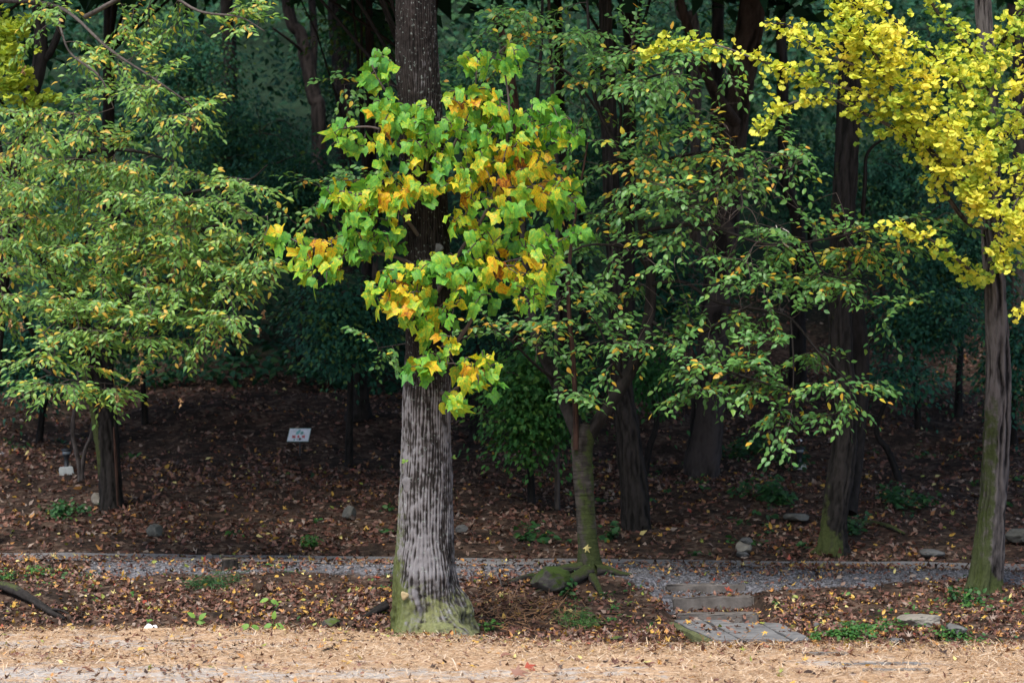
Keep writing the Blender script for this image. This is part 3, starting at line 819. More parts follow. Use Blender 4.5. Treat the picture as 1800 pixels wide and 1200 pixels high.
# ------------------------------------------------------------------ 1 the tulip tree
def tulip_tree():
    Y0 = 21.85
    b = W(750, 1112, Y0); b[2] = 0.0
    t = thing('tulip_tree', 'thick pale-barked trunk with large lobed green and yellow leaves sprouting round it', 'tree', b)
    cl = [(752, 1118, Y0, 128), (749, 1075, Y0, 112), (746, 1010, Y0, 105), (748, 900, Y0, 93), (749, 800, Y0, 85), (750, 700, Y0, 82), (753, 600, Y0, 80), (752, 500, Y0, 78), (749, 400, Y0, 78),
          (744, 300, Y0, 80), (739, 200, Y0, 76), (734, 100, Y0, 73), (731, 0, Y0, 70), (724, -300, Y0, 60), (716, -800, Y0, 40), (705, -1300, Y0, 16)]
    P, r = limb_px(cl)
    def moss(n, s): return .58 * np.exp(-(s / .52) ** 4) + .50 * sstep(.2, .95, -n[:, 0]) * np.exp(-(s / 1.5) ** 2) + .25 * sstep(.4, 1, -n[:, 0]) * np.exp(-(s / 2.6) ** 2)
    def moss2(n, s): return .75 * sstep(-.75, -.1, n[:, 0]) * np.exp(-(s / 1.0) ** 2)
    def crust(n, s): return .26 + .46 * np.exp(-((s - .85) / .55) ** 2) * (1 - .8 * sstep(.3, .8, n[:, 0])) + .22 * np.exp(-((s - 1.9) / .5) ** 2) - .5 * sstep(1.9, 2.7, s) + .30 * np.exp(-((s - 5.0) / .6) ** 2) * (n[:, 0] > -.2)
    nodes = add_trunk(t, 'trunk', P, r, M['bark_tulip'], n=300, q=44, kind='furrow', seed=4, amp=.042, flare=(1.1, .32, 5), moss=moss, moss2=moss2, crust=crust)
    fr = lambda px, py, dy: W(px, py, Y0 - dy)
    knot(t, 'knot', fr(723, 852, .17), (.085, .09, .075), M['bark_tulip'])
    knot(t, 'knot', fr(757, 437, .17), (.10, .06, .07), M['bark_tulip'], hole=True)
    knot(t, 'knot', fr(757, 700, .17), (.05, .06, .06), M['bark_tulip'])
    br = []
    for pts in ([(770, 690, 21.75, 9), (790, 690, 21.5, 7), (815, 672, 21.3, 5), (845, 655, 21.2, 3)],
                [(778, 640, 21.75, 10), (800, 605, 21.7, 8), (830, 560, 21.6, 6), (850, 510, 21.5, 5), (880, 465, 21.4, 4), (930, 450, 21.3, 3), (1000, 415, 21.3, 2)],
                [(765, 520, 21.7, 9), (810, 440, 21.6, 7), (850, 380, 21.5, 6), (880, 300, 21.4, 5), (895, 200, 21.4, 4), (885, 110, 21.4, 3)],
                [(880, 330, 21.45, 5), (940, 330, 21.4, 4), (1000, 345, 21.4, 3)],
                [(735, 470, 21.7, 8), (690, 450, 21.6, 6), (620, 440, 21.6, 5), (560, 440, 21.7, 4), (490, 410, 21.8, 2.5)],
                [(735, 560, 21.68, 7), (715, 530, 21.5, 5), (690, 505, 21.35, 3)],
                [(740, 420, 21.7, 8), (700, 370, 21.5, 6), (650, 345, 21.4, 4), (590, 335, 21.5, 2.5)],
                [(735, 300, 21.65, 7), (705, 255, 21.45, 5), (660, 225, 21.4, 4), (605, 225, 21.5, 2.5)],
                [(720, 270, 21.6, 6), (695, 190, 21.5, 4), (665, 140, 21.5, 3), (650, 105, 21.5, 2)],
                [(765, 330, 21.65, 7), (800, 250, 21.5, 5), (830, 180, 21.45, 3.5), (840, 105, 21.5, 2)],
                [(880, 290, 21.4, 4), (930, 230, 21.4, 3), (990, 210, 21.45, 2)],
                [(750, 300, 21.62, 7), (752, 270, 21.42, 5), (748, 252, 21.35, 3)]):
        Pb, rb = limb_px(pts)
        br.append(add_trunk(t, 'branch', Pb, rb, M['twig'], n=8, q=6, kind='plain', seed=len(br), amp=.02))
    nodes = np.vstack(br)
    regs = [(668, 105, 34, 16, 21.3, 21.7, 5), (665, 140, 32, 18, 21.3, 21.6, 6), (690, 190, 55, 34, 21.2, 21.6, 16), (612, 235, 34, 36, 21.3, 21.7, 10), (730, 205, 40, 30, 21.2, 21.5, 8), (722, 250, 70, 40, 21.1, 21.5, 26),
            (835, 100, 26, 18, 21.3, 21.7, 5), (890, 105, 32, 34, 21.3, 21.7, 8), (830, 178, 55, 28, 21.2, 21.8, 18), (890, 230, 105, 50, 21.1, 21.9, 55), (955, 200, 40, 32, 21.2, 21.8, 10), (995, 225, 26, 24, 21.2, 21.7, 7),
            (895, 310, 95, 60, 21.0, 21.9, 62), (985, 340, 40, 40, 21.2, 21.8, 14), (640, 345, 60, 38, 21.2, 21.7, 22), (590, 335, 24, 22, 21.3, 21.7, 6), (705, 335, 55, 34, 21.1, 21.5, 20), (775, 300, 45, 34, 21.0, 21.5, 13),
            (560, 455, 48, 40, 21.3, 21.9, 22), (490, 412, 24, 18, 21.6, 21.9, 6), (625, 425, 55, 34, 21.3, 21.8, 18), (700, 505, 56, 42, 21.0, 21.5, 30), (680, 410, 45, 28, 21.2, 21.6, 10), (850, 385, 62, 36, 21.1, 21.8, 22),
            (885, 460, 82, 42, 21.0, 21.7, 34), (955, 420, 50, 28, 21.1, 21.6, 12), (1012, 402, 20, 16, 21.2, 21.5, 4), (840, 510, 45, 26, 21.1, 21.7, 14), (930, 510, 32, 30, 21.1, 21.6, 10), (775, 465, 42, 24, 21.1, 21.4, 12),
            (755, 555, 45, 38, 21.1, 21.5, 13), (775, 610, 32, 36, 21.1, 21.5, 9), (842, 650, 42, 34, 20.9, 21.5, 16), (740, 645, 24, 18, 21.1, 21.4, 5), (800, 700, 24, 14, 21.0, 21.4, 5)]
    T = ellipse_targets([(*q[:6], int(q[6] * 2.55 + .5)) for q in regs], .6)
    lines, order = grow(nodes, T, .10, .05)
    put_twigs(t, lines, .006, .003, M['twig_dark'], 'twigs')
    P = np.array([c[-1] for c in lines]); n = len(P)
    out = unit((P - np.array([b[0], Y0, 0])) * [1, 1, 0])
    D = unit(out * rng.uniform(.1, .9, (n, 1)) + np.array([0, -.15, -.75]) + rng.normal(size=(n, 3)) * .38)
    Nn = unit(np.array([0, -.55, .75]) + rng.normal(size=(n, 3)) * .55)
    px, py = project(P)
    tint = rng.beta(2, 2.6, n) * .56
    for (x, y, rx, ry, v) in ((660, 215, 22, 22, .5), (690, 240, 40, 18, .22), (700, 325, 45, 20, .35), (660, 350, 40, 18, .3), (560, 430, 34, 20, .42), (590, 450, 30, 22, .25), (910, 290, 70, 28, .3), (870, 320, 50, 26, .42),
                          (830, 170, 40, 18, .35), (840, 110, 14, 14, .5), (900, 465, 50, 20, .42), (860, 462, 18, 14, .3), (700, 525, 45, 24, .36), (715, 500, 30, 16, .3), (820, 650, 26, 18, .4), (855, 640, 26, 16, .3), (800, 350, 22, 22, .4),
                          (960, 320, 24, 18, .35), (840, 395, 30, 20, .3), (780, 590, 18, 18, .3), (795, 700, 16, 10, .3), (730, 270, 30, 14, .3), (800, 190, 20, 14, .4), (890, 250, 60, 20, .25)):
        tint += 1.3 * v * np.exp(-((px - x) / rx) ** 2 - ((py - y) / ry) ** 2) * rng.uniform(.3, 1.25, n)
    tint = np.clip(tint + (rng.random(n) < .10) * .25, 0, .97)
    size = .054 + .08 * rng.beta(1.6, 1.6, n)
    put_leaves(t, [TULIP, TULIP_B, TULIP_C], M['tulip'], P, D, Nn, size, tint, (-.2, .9), (.2, 1.2), 300, 75, .06)
    high_crown(t, W(760, -860, 24.0), (3.0, 2.3, 2.4), 6500, M['tulip'], .17, tpl=SIMPLE, tint=(0, .6))
    upper_limbs(t, W(728, -350, Y0), W(730, -900, 22.0), (2.4, 2.0, 2.4), M['bark_dark'])
    # two small sprigs on the bark
    for (px_, py_) in ((712, 811), (796, 804)):
        q = 4; P = np.repeat(W(px_, py_, Y0 - (.2 if px_ < 750 else .05))[None], q, 0); D = unit(rng.normal(size=(q, 3)) * [1, .3, 1]); Nn = unit(rng.normal(size=(q, 3)) * .3 + [0, -1, .3])
        V, F, tt, luv = cloud(OVATE, P, *frames(D, Nn), .035, np.full(q, .8), .2, .2)
        link('sprig', mesh_from('sprig', V - b, F, {'tint': tt, 'luv': luv}), M['seedling'], t)
    # shelf of pale fungus low on the bark
    o = knot(t, 'bark_fungus', W(711, 1046, Y0 - .33), (.034, .03, .036), M['fungus'])
    return t
tulip_tree()

# ------------------------------------------------------------------ 2 the hornbeam
def hornbeam():
    g = gpoint(195, 893)
    t = thing('hornbeam_tree', 'broad tree with layered sprays of small green leaves and drooping brown seed clusters', 'tree', g)
    Y = g[1]
    P, r = limb_px([(196, 900, Y, 40), (192, 830, Y, 38), (184, 740, Y, 44), (170, 680, Y - .1, 42), (152, 610, Y - .3, 40), (128, 540, Y - .6, 34), (92, 470, Y - 1.0, 28), (50, 400, Y - 1.5, 26), (10, 320, Y - 1.9, 24), (-20, 200, Y - 2.1, 22), (-40, 0, Y - 2.2, 20), (-50, -300, Y - 2.2, 14), (-60, -700, Y - 2.2, 6)])
    nodes = [add_trunk(t, 'trunk', P, r, M['bark_dark'], n=80, q=18, kind='furrow', seed=31, amp=.10, flare=(.35, .3, 4), moss=lambda n, s: .75 * sstep(.1, .8, -n[:, 0]) * sstep(.2, .7, s) + .4 * np.exp(-(s / .15) ** 2))]
    cr = W(209, 800, Y - .13)
    Pc = np.array([W(200, 750, Y - .165), W(203, 800, Y - .165), W(206, 850, Y - .165), W(207, 890, Y - .17)])
    add_trunk(t, 'dead_wood', Pc, np.array([.008, .018, .018, .010]), M['bark_red'], n=10, q=8, kind='strip', seed=3, amp=.15)
    for pts in ([(150, 610, 30.2, 22), (200, 545, 28.6, 18), (270, 500, 27, 14), (360, 490, 25.8, 9), (440, 465, 25.2, 5), (505, 420, 25, 2.5)],
                [(160, 640, 30.4, 14), (180, 600, 28.8, 12), (230, 560, 27.4, 9), (300, 545, 26.3, 6), (400, 540, 25.6, 3)],
                [(92, 470, 29.6, 18), (150, 420, 28, 14), (230, 370, 26.6, 10), (330, 340, 25.5, 7), (430, 320, 24.8, 4), (470, 290, 24.6, 2)],
                [(128, 540, 30, 16), (160, 510, 28.6, 13), (260, 440, 27, 10), (370, 400, 25.6, 7), (470, 380, 24.8, 3)],
                [(50, 400, 29, 16), (80, 330, 27.6, 12), (150, 270, 26.4, 9), (230, 265, 25.5, 6), (310, 285, 25, 3)],
                [(120, 560, 30, 12), (100, 580, 28, 10), (75, 610, 26.5, 8), (70, 640, 25.6, 6), (110, 665, 25, 4), (200, 675, 24.8, 2)],
                [(10, 320, 28.6, 14), (20, 260, 27, 11), (70, 210, 26, 8), (130, 200, 25.4, 4)],
                [(60, 590, 28.4, 9), (20, 520, 27, 7), (-30, 470, 26, 4)],
                [(-38, 0, 28.3, 12), (60, 4, 27, 8), (120, 22, 26, 6), (190, 85, 25.4, 5), (265, 135, 25, 4), (330, 180, 24.8, 3)],
                [(150, 30, 26, 9), (260, -20, 25.4, 7), (350, 20, 25, 5), (420, 30, 24.8, 3), (465, 55, 24.7, 2)],
                [(100, 16, 26.4, 5), (108, 55, 25.8, 4), (125, 95, 25.4, 4), (175, 135, 25, 4), (200, 190, 24.9, 2)]):
        Pb, rb = limb_px(pts)
        nodes.append(add_trunk(t, 'branch', Pb, rb, M['bark_grey'] if pts[0][1] < 100 else M['bark_dark'], n=8, q=6, kind='plain', seed=len(nodes), amp=.03))
    regs = [(60, 230, 80, 40, 24.6, 26.6, 12), (40, 300, 70, 60, 24.8, 27.5, 22), (160, 280, 80, 40, 24.6, 26.6, 16), (250, 310, 90, 34, 24.4, 26.2, 18), (350, 340, 70, 34, 24.4, 25.8, 13), (430, 350, 30, 26, 24.3, 25.0, 4), (90, 370, 100, 50, 25, 28, 22), (220, 390, 120, 46, 24.6, 27, 28), (340, 410, 100, 44, 24.4, 26.2, 22), (440, 420, 42, 34, 24.4, 25.2, 7), (40, 440, 80, 50, 25, 28, 12), (160, 460, 70, 44, 24.8, 27, 12), (280, 470, 110, 40, 24.6, 26.5, 20), (400, 475, 75, 34, 24.4, 25.6, 13), (460, 465, 30, 28, 24.4, 25, 4),
            (60, 525, 80, 30, 24.8, 27, 13), (190, 540, 90, 34, 24.5, 26.6, 18), (310, 540, 90, 34, 24.5, 26, 15), (400, 530, 55, 34, 24.4, 25.4, 8), (140, 590, 70, 24, 24.5, 26, 8), (250, 592, 34, 38, 24.5, 25.6, 7), (350, 590, 45, 16, 24.4, 25.2, 4), (70, 630, 34, 34, 24.6, 25.6, 7), (110, 660, 60, 22, 24.5, 25.4, 8), (190, 672, 26, 10, 24.5, 25, 3), (0, 400, 40, 90, 24.8, 27, 10),
            (150, 30, 120, 34, 24.6, 26.4, 10), (110, 90, 70, 44, 24.8, 26.2, 5), (210, 90, 50, 34, 24.6, 26, 6), (270, 130, 46, 28, 24.6, 25.6, 6), (200, 160, 70, 26, 24.7, 26, 6), (330, 180, 32, 34, 24.5, 25, 5), (255, 175, 46, 22, 24.6, 25.4, 5), (290, 30, 60, 28, 24.6, 25.8, 6), (370, 12, 60, 18, 24.5, 25.4, 5), (420, 36, 36, 18, 24.5, 25, 4), (310, 215, 20, 16, 24.5, 25, 2), (140, 210, 40, 16, 24.7, 26, 4)]
    T = ellipse_targets([(*q[:6], int(q[6] * (1.3 if q[1] > 215 else .8) + .5)) for q in regs])
    hx, hy = project(T); tier = (hy - 222 - .10 * hx) / 50.0; sh = (np.round(tier) - tier) * .62 * (hy > 205)
    T[:, 2] -= sh * 50.0 / FPX * T[:, 1]
    lines, order = grow(np.vstack(nodes), T, .06, .06)
    tw, LP, LD, LN = spray_leaves(lines, 6, .33, .043, droop=.30, light=(-.1, -.62, .78), nj=.32)
    L = np.linalg.norm(lines[:, -1] - lines[:, 0], axis=1)
    put_twigs(t, lines, np.clip(.004 + .006 * L, .004, .014), .0028, M['twig'])
    put_twigs(t, tw, .0028, .0015, M['twig'], 'twigs', 3)
    n = len(LP)
    tint = rng.beta(2, 2.6, n) * .68
    u = rng.random(n); tint = np.where(u < .10, rng.uniform(.75, 1, n), tint)
    put_leaves(t, NARROW, M['hornbeam'], LP, LD, LN, rng.uniform(.048, .082, n), tint, (.0, .6), (.0, .6), 300, 18)
    # hanging seed clusters
    pos = [(318, 698), (617, 0), (205, 690), (247, 640), (173, 590), (267, 605), (219, 582), (345, 620), (318, 625), (482, 480), (463, 545), (455, 575), (382, 595), (305, 470), (322, 455), (41, 115), (282, 238), (330, 205), (340, 215), (38, 565), (18, 560), (255, 470), (412, 480), (450, 470), (247, 610), (247, 660)]
    for k, (x, y) in enumerate(pos[:1] + pos[2:]):
        c = W(x, y, 24.6 + .02 * (k % 5)); bg_ = Bag()
        m = 16; zz = -np.linspace(0, .085, m); P = c + np.stack([rng.normal(size=m) * .007, rng.normal(size=m) * .007, zz], -1)
        D = unit(rng.normal(size=(m, 3)) * [1, 1, .3] + [0, 0, -.9]); Nn = unit(rng.normal(size=(m, 3)))
        V, F, tt, luv = cloud(SIMPLE, P, *frames(D, Nn), .036, rng.random(m), .3, .3)
        link('seed_cluster', mesh_from('seed_cluster', V - np.array(t.location), F, {'tint': tt, 'luv': luv}), M['seed'], t)
    high_crown(t, W(150, -620, 28.4), (4.2, 2.6, 2.0), 8000, M['hornbeam'], .18)
    return t
hornbeam()

# ------------------------------------------------------------------ 3 the multi-stemmed tree by the path
def snowbell():
    g = gpoint(1034, 1004)
    t = thing('forked_tree', 'mossy tree forking low into several stems beside the path, rounded green leaves', 'tree', g)
    Y = g[1]
    ms = lambda n, s: .38 + .34 * np.sin(3.1 * s + 4 * n[:, 0]) * .4 + .30 * np.exp(-(s / .5) ** 2) + .2 * (n[:, 0] > .0)
    P, r = limb_px([(1037, 1012, Y, 46), (1036, 985, Y, 38), (1031, 930, Y, 33), (1026, 860, Y, 33), (1023, 800, Y, 36), (1025, 762, Y, 41), (1027, 745, Y, 32)])
    nodes = [add_trunk(t, 'trunk', P, r, M['bark_smooth'], n=72, q=16, kind='plain', seed=8, amp=.085, flare=(.6, .16, 4), moss=ms)]
    stems = []
    for pts in ([(1022, 775, Y, 30), (1000, 720, Y + .1, 26), (978, 670, Y + .3, 24), (955, 620, Y + .5, 20), (935, 560, Y + .7, 17), (925, 480, Y + .9, 13), (920, 380, Y + 1.1, 10), (935, 250, Y + 1.2, 8), (950, 100, Y + 1.2, 6), (955, -60, Y + 1.2, 4)],
                [(1030, 775, Y, 26), (1062, 725, Y - .05, 24), (1098, 670, Y, 23), (1128, 610, Y + .1, 22), (1142, 545, Y + .2, 20), (1143, 480, Y + .2, 17), (1130, 410, Y + .2, 14), (1115, 330, Y + .2, 12), (1085, 260, Y + .2, 10), (1055, 200, Y + .2, 8), (1040, 130, Y + .2, 6), (1030, -40, Y + .2, 4)],
                [(1012, 790, Y - .1, 11), (1012, 740, Y - .12, 10), (1008, 640, Y - .15, 9), (1000, 540, Y - .15, 8), (1003, 440, Y - .15, 6), (1020, 330, Y - .1, 4), (1035, 240, Y - .1, 2.5)]):
        P, r = limb_px(pts)
        stems.append(add_trunk(t, 'stem', P, r, M['bark_dark'] if pts[0][3] > 15 else M['bark_red'], n=24, q=8, kind='plain', seed=len(stems) + 3, amp=.05, label=None if pts[0][3] > 15 else 'thin straight reddish stem'))
    limbs = []
    for pts in ([(1130, 410, Y + .2, 9), (1165, 400, Y - .1, 8), (1240, 395, Y - .4, 7), (1290, 412, Y - .7, 6), (1350, 430, Y - .9, 5), (1420, 425, Y - 1, 4), (1500, 410, Y - 1.1, 3), (1600, 385, Y - 1.1, 2)],
                [(1143, 500, Y + .2, 9), (1200, 495, Y - .2, 7), (1260, 530, Y - .5, 6), (1340, 545, Y - .8, 5), (1390, 560, Y - .9, 5), (1440, 620, Y - 1, 4), (1490, 670, Y - 1, 2.5)],
                [(1140, 560, Y + .2, 8), (1200, 600, Y - .2, 6), (1260, 570, Y - .6, 5), (1330, 530, Y - .9, 3)],
                [(1138, 580, Y + .1, 8), (1180, 610, Y - .3, 6), (1240, 640, Y - .6, 5), (1320, 665, Y - .9, 4), (1400, 690, Y - 1, 2.5)],
                [(1200, 600, Y - .2, 5), (1230, 660, Y - .5, 4), (1220, 700, Y - .7, 2.5)],
                [(1390, 560, Y - .9, 4), (1395, 640, Y - 1, 3), (1392, 720, Y - 1, 2)],
                [(1420, 425, Y - 1, 4), (1450, 480, Y - 1, 3), (1520, 500, Y - 1, 2.5), (1560, 550, Y - 1, 2)],
                [(1115, 330, Y + .2, 7), (1150, 290, Y, 6), (1220, 270, Y - .2, 5), (1300, 270, Y - .4, 4), (1380, 300, Y - .5, 2)],
                [(1085, 260, Y + .2, 6), (1092, 200, Y, 6), (1090, 165, Y - .1, 6), (1130, 140, Y - .3, 5), (1200, 120, Y - .5, 3), (1270, 100, Y - .6, 2)],
                [(1055, 200, Y + .2, 5), (1000, 130, Y, 4), (940, 110, Y - .1, 3), (860, 90, Y - .1, 2)],
                [(1040, 130, Y + .2, 5), (1090, 90, Y, 4), (1150, 60, Y - .2, 2.5)],
                [(978, 670, Y + .3, 7), (940, 640, Y, 5), (900, 600, Y - .2, 4), (860, 570, Y - .3, 2.5)],
                [(1098, 670, Y, 6), (1075, 630, Y - .2, 4), (1050, 570, Y - .3, 3), (1020, 540, Y - .3, 2)],
                [(1330, 428, Y - .85, 3), (1375, 400, Y - .95, 3)],
                [(925, 480, Y + .9, 7), (840, 420, Y + .9, 5), (720, 370, Y + 1.0, 4), (640, 320, Y + 1.1, 3), (570, 350, Y + 1.1, 2)],
                [(920, 380, Y + 1.1, 5), (800, 230, Y + 1.1, 4), (690, 150, Y + 1.2, 3), (590, 150, Y + 1.2, 2)],
                [(935, 560, Y + .7, 5), (840, 590, Y + .8, 4), (740, 600, Y + .8, 3), (665, 612, Y + .8, 2)],
                [(1143, 480, Y + .2, 6), (1110, 440, Y, 5), (1040, 430, Y - .1, 4), (990, 450, Y - .1, 2)]):
        P, r = limb_px(pts)
        limbs.append(add_trunk(t, 'branch', P, r, M['bark_grey'] if pts[0][1] == 428 else M['bark_dark'], n=7, q=6, kind='plain', seed=len(limbs) + 30, amp=.03))
    # pale broken twig
    P, r = limb_px([(1386, 434, Y - 1.0, 3), (1378, 428, Y - 1.05, 2.8), (1371, 414, Y - 1.05, 2.4), (1364, 396, Y - 1.05, 1.2)])
    add_trunk(t, 'broken_twig', P, r, M['twig_pale'], n=6, q=4, kind='plain', seed=2, amp=.03, label='white bark-stripped broken twig')
    P, r = limb_px([(1376, 402, Y - 1.05, 1.6), (1386, 408, Y - 1.05, 1.6), (1392, 418, Y - 1.0, 1.0)]); add_trunk(t, 'broken_twig', P, r, M['twig_pale'], n=5, q=4, kind='plain', seed=2)
    # roots
    for pts in ([(1022, 995, Y - .1, 18), (990, 992, Y - .15, 15), (955, 997, Y - .25, 14), (925, 1004, Y - .35, 13), (900, 1014, Y - .45, 9), (880, 1030, Y - .55, 5)],
                [(1034, 1010, Y - .2, 22), (1010, 1017, Y - .4, 19), (985, 1021, Y - .5, 16), (962, 1032, Y - .6, 11), (940, 1046, Y - .7, 5)],
                [(1045, 1005, Y - .15, 20), (1068, 1004, Y - .1, 16), (1090, 1014, Y - .15, 12), (1110, 1028, Y - .2, 6)],
                [(1040, 1015, Y - .3, 14), (1050, 1030, Y - .5, 10), (1058, 1050, Y - .7, 7), (1064, 1066, Y - .8, 4)]):
        P, r = limb_px(pts)
        gz = height(P[:, 0], P[:, 1]); P[:, 2] = gz + r * (.75 - .55 * np.linspace(0, 1, len(r))) + .01 * np.sin(np.arange(len(r)) * 2.3)
        add_trunk(t, 'root', P, r * 1.15, M['bark_smooth'], n=20, q=9, kind='plain', seed=9, amp=.2, moss=lambda n, s: .35 + .45 * n[:, 2] - .3 * sstep(.4, .9, s))
    nodes = np.vstack(limbs + stems[:2])
    a, b_ = Y - 1.2, Y + .3
    regs = [(940, 50, 110, 50, a + .3, Y + .6, 22), (1040, 110, 90, 60, a + .3, Y + .5, 22), (880, 60, 60, 50, Y, Y + .8, 8), (1150, 115, 90, 40, a, Y + .2, 16), (1240, 100, 60, 24, a, Y - .2, 8), (1180, 150, 110, 22, a, Y, 12), (1110, 70, 60, 40, Y - .5, Y + .4, 8),
            (1090, 240, 90, 50, a + .3, Y + .6, 13), (1190, 260, 110, 40, a, Y + .2, 18), (1290, 270, 90, 40, a, Y, 14), (1380, 300, 60, 40, a, Y, 8), (1150, 320, 90, 40, a, Y + .2, 14), (1250, 330, 80, 30, a, Y, 9), (1010, 310, 60, 60, Y, Y + .7, 8), (1200, 380, 60, 30, a, Y, 6), (1130, 360, 60, 26, a, Y, 7), (1160, 440, 50, 34, a, Y, 7),
            (1000, 440, 70, 60, Y - .3, Y + .6, 13), (1070, 400, 60, 60, Y - .3, Y + .5, 11), (1070, 500, 60, 40, Y - .3, Y + .4, 7),
            (1320, 430, 80, 40, a, Y - .3, 14), (1430, 440, 90, 44, a, Y - .4, 20), (1520, 420, 80, 34, a, Y - .4, 15), (1600, 390, 60, 20, a, Y - .5, 8), (1660, 370, 36, 10, a, Y - .6, 3), (1390, 495, 80, 34, a, Y - .4, 11), (1500, 490, 80, 30, a, Y - .4, 11), (1570, 540, 34, 36, a, Y - .6, 4), (1300, 490, 50, 24, a, Y - .4, 5),
            (1220, 590, 60, 34, a, Y - .1, 8), (1310, 570, 60, 26, a, Y - .4, 6), (1250, 640, 90, 30, a, Y - .2, 14), (1310, 670, 80, 22, a, Y - .4, 11), (1210, 700, 36, 18, a, Y - .3, 4), (1420, 690, 110, 28, a, Y - .5, 15), (1530, 680, 40, 14, a, Y - .6, 4), (1410, 735, 60, 20, a, Y - .5, 7), (1370, 600, 50, 20, a, Y - .5, 4), (1420, 630, 44, 26, a, Y - .5, 4), (1150, 600, 40, 20, a, Y, 3),
            (900, 580, 70, 26, Y - .3, Y + .4, 9), (960, 600, 50, 24, Y - .3, Y + .3, 6), (1040, 560, 60, 50, Y - .4, Y + .3, 11), (1050, 640, 60, 40, Y - .4, Y + .2, 9), (1040, 700, 40, 20, Y - .3, Y + .1, 4), (980, 520, 50, 26, Y, Y + .6, 4),
            (640, 310, 90, 34, Y + .9, Y + 1.4, 11), (560, 350, 60, 30, Y + .9, Y + 1.4, 6), (600, 150, 40, 8, Y + 1, Y + 1.4, 4), (670, 608, 30, 14, Y + .6, Y + 1, 4), (780, 120, 40, 30, Y + .8, Y + 1.3, 3), (490, 380, 60, 20, Y + 1, Y + 1.4, 3)]
    T = ellipse_targets([(*q[:6], max(1, int(q[6] * .84 + .5))) for q in regs])
    sx, sy = project(T); tier = (sy + .06 * (sx - 1200)) / 46.0; T[:, 2] -= (np.round(tier) - tier) * .6 * 46.0 / FPX * T[:, 1]
    lines, order = grow(nodes, T, .05, .09)
    tw, LP, LD, LN = spray_leaves(lines, 5, .32, .05, droop=.18, light=(-.1, -.5, .86), nj=.30)
    L = np.linalg.norm(lines[:, -1] - lines[:, 0], axis=1)
    put_twigs(t, lines, np.clip(.003 + .005 * L, .003, .010), .0025, M['twig_dark'])
    put_twigs(t, tw, .0025, .0014, M['twig_dark'], 'twigs', 3)
    n = len(LP); px, py = project(LP)
    tint = rng.beta(2, 2.4, n) * .62
    u = rng.random(n); yel = .075 + .22 * np.exp(-((px - 1200) / 110) ** 2 - ((py - 285) / 50) ** 2) + .22 * np.exp(-((px - 1520) / 90) ** 2 - ((py - 420) / 45) ** 2) + .12 * np.exp(-((px - 900) / 90) ** 2 - ((py - 590) / 40) ** 2)
    tint = np.where(u < yel, rng.uniform(.74, .97, n), tint)
    put_leaves(t, OVATE, M['snowbell'], LP, LD, LN, rng.uniform(.046, .084, n), tint, (.0, .5), (.0, .5), 300, 18)
    # bare curling twigs
    bare_l = []
    for _ in range(80):
        c = W(rng.normal(1260, 90), rng.normal(400, 80), rng.uniform(a, Y)); u = np.linspace(0, 1, 5)[:, None]
        dr = unit(rng.normal(size=3) * [1, .5, 1]); bare_l.append(c + dr * rng.uniform(.2, .55) * u + rng.normal(size=3) * .12 * np.sin(u * 3.1) + rng.normal(size=3) * .05 * u ** 2)
    l2, _ = grow(nodes, np.array([c[0] for c in bare_l]), .05, .1)
    put_twigs(t, l2, .004, .0025, M['twig'], 'bare_twigs'); put_twigs(t, np.array(bare_l), .0028, .0012, M['twig'], 'bare_twigs')
    high_crown(t, W(1180, -480, Y + 1.0), (3.4, 2.3, 1.6), 6500, M['snowbell'], .17, tint=(0, .5))
    return t
snowbell()

# ------------------------------------------------------------------ 4 ginkgos
def strand_leaves(strands):
    """clusters of fan leaves on short spurs along each strand: (points, radius, leaves per metre)"""
    LP, LD, LN = [], [], []
    for P, rad, dens in strands:
        D = catmull(P, 10); seg = np.linalg.norm(np.diff(D, axis=0), axis=1); s = np.concatenate([[0], np.cumsum(seg)])
        m = int(s[-1] * dens * 1.75 / 5)
        for q in rng.uniform(0, s[-1], m):
            c = np.array([np.interp(q, s, D[:, i]) for i in range(3)])
            end = math.sqrt(max(.15, 1 - (q / s[-1]) ** 3)); off = rng.normal(size=3) * rad * .68 * np.array([.85, .9, .5]) * end * (1 + .9 * (rng.random() < .18)); c = c + off - np.array([0, 0, .07]) * (rng.random() < .12)
            for _ in range(5):
                d = unit(rng.normal(size=3) * [1, .8, .55] + off * 6 + [0, -.25, -.25])
                LP.append(c + d * rng.uniform(.01, .045)); LD.append(d); LN.append(unit(np.array([0, -.55, .75]) + rng.normal(size=3) * .42))
    return np.array(LP), np.array(LD), np.array(LN)

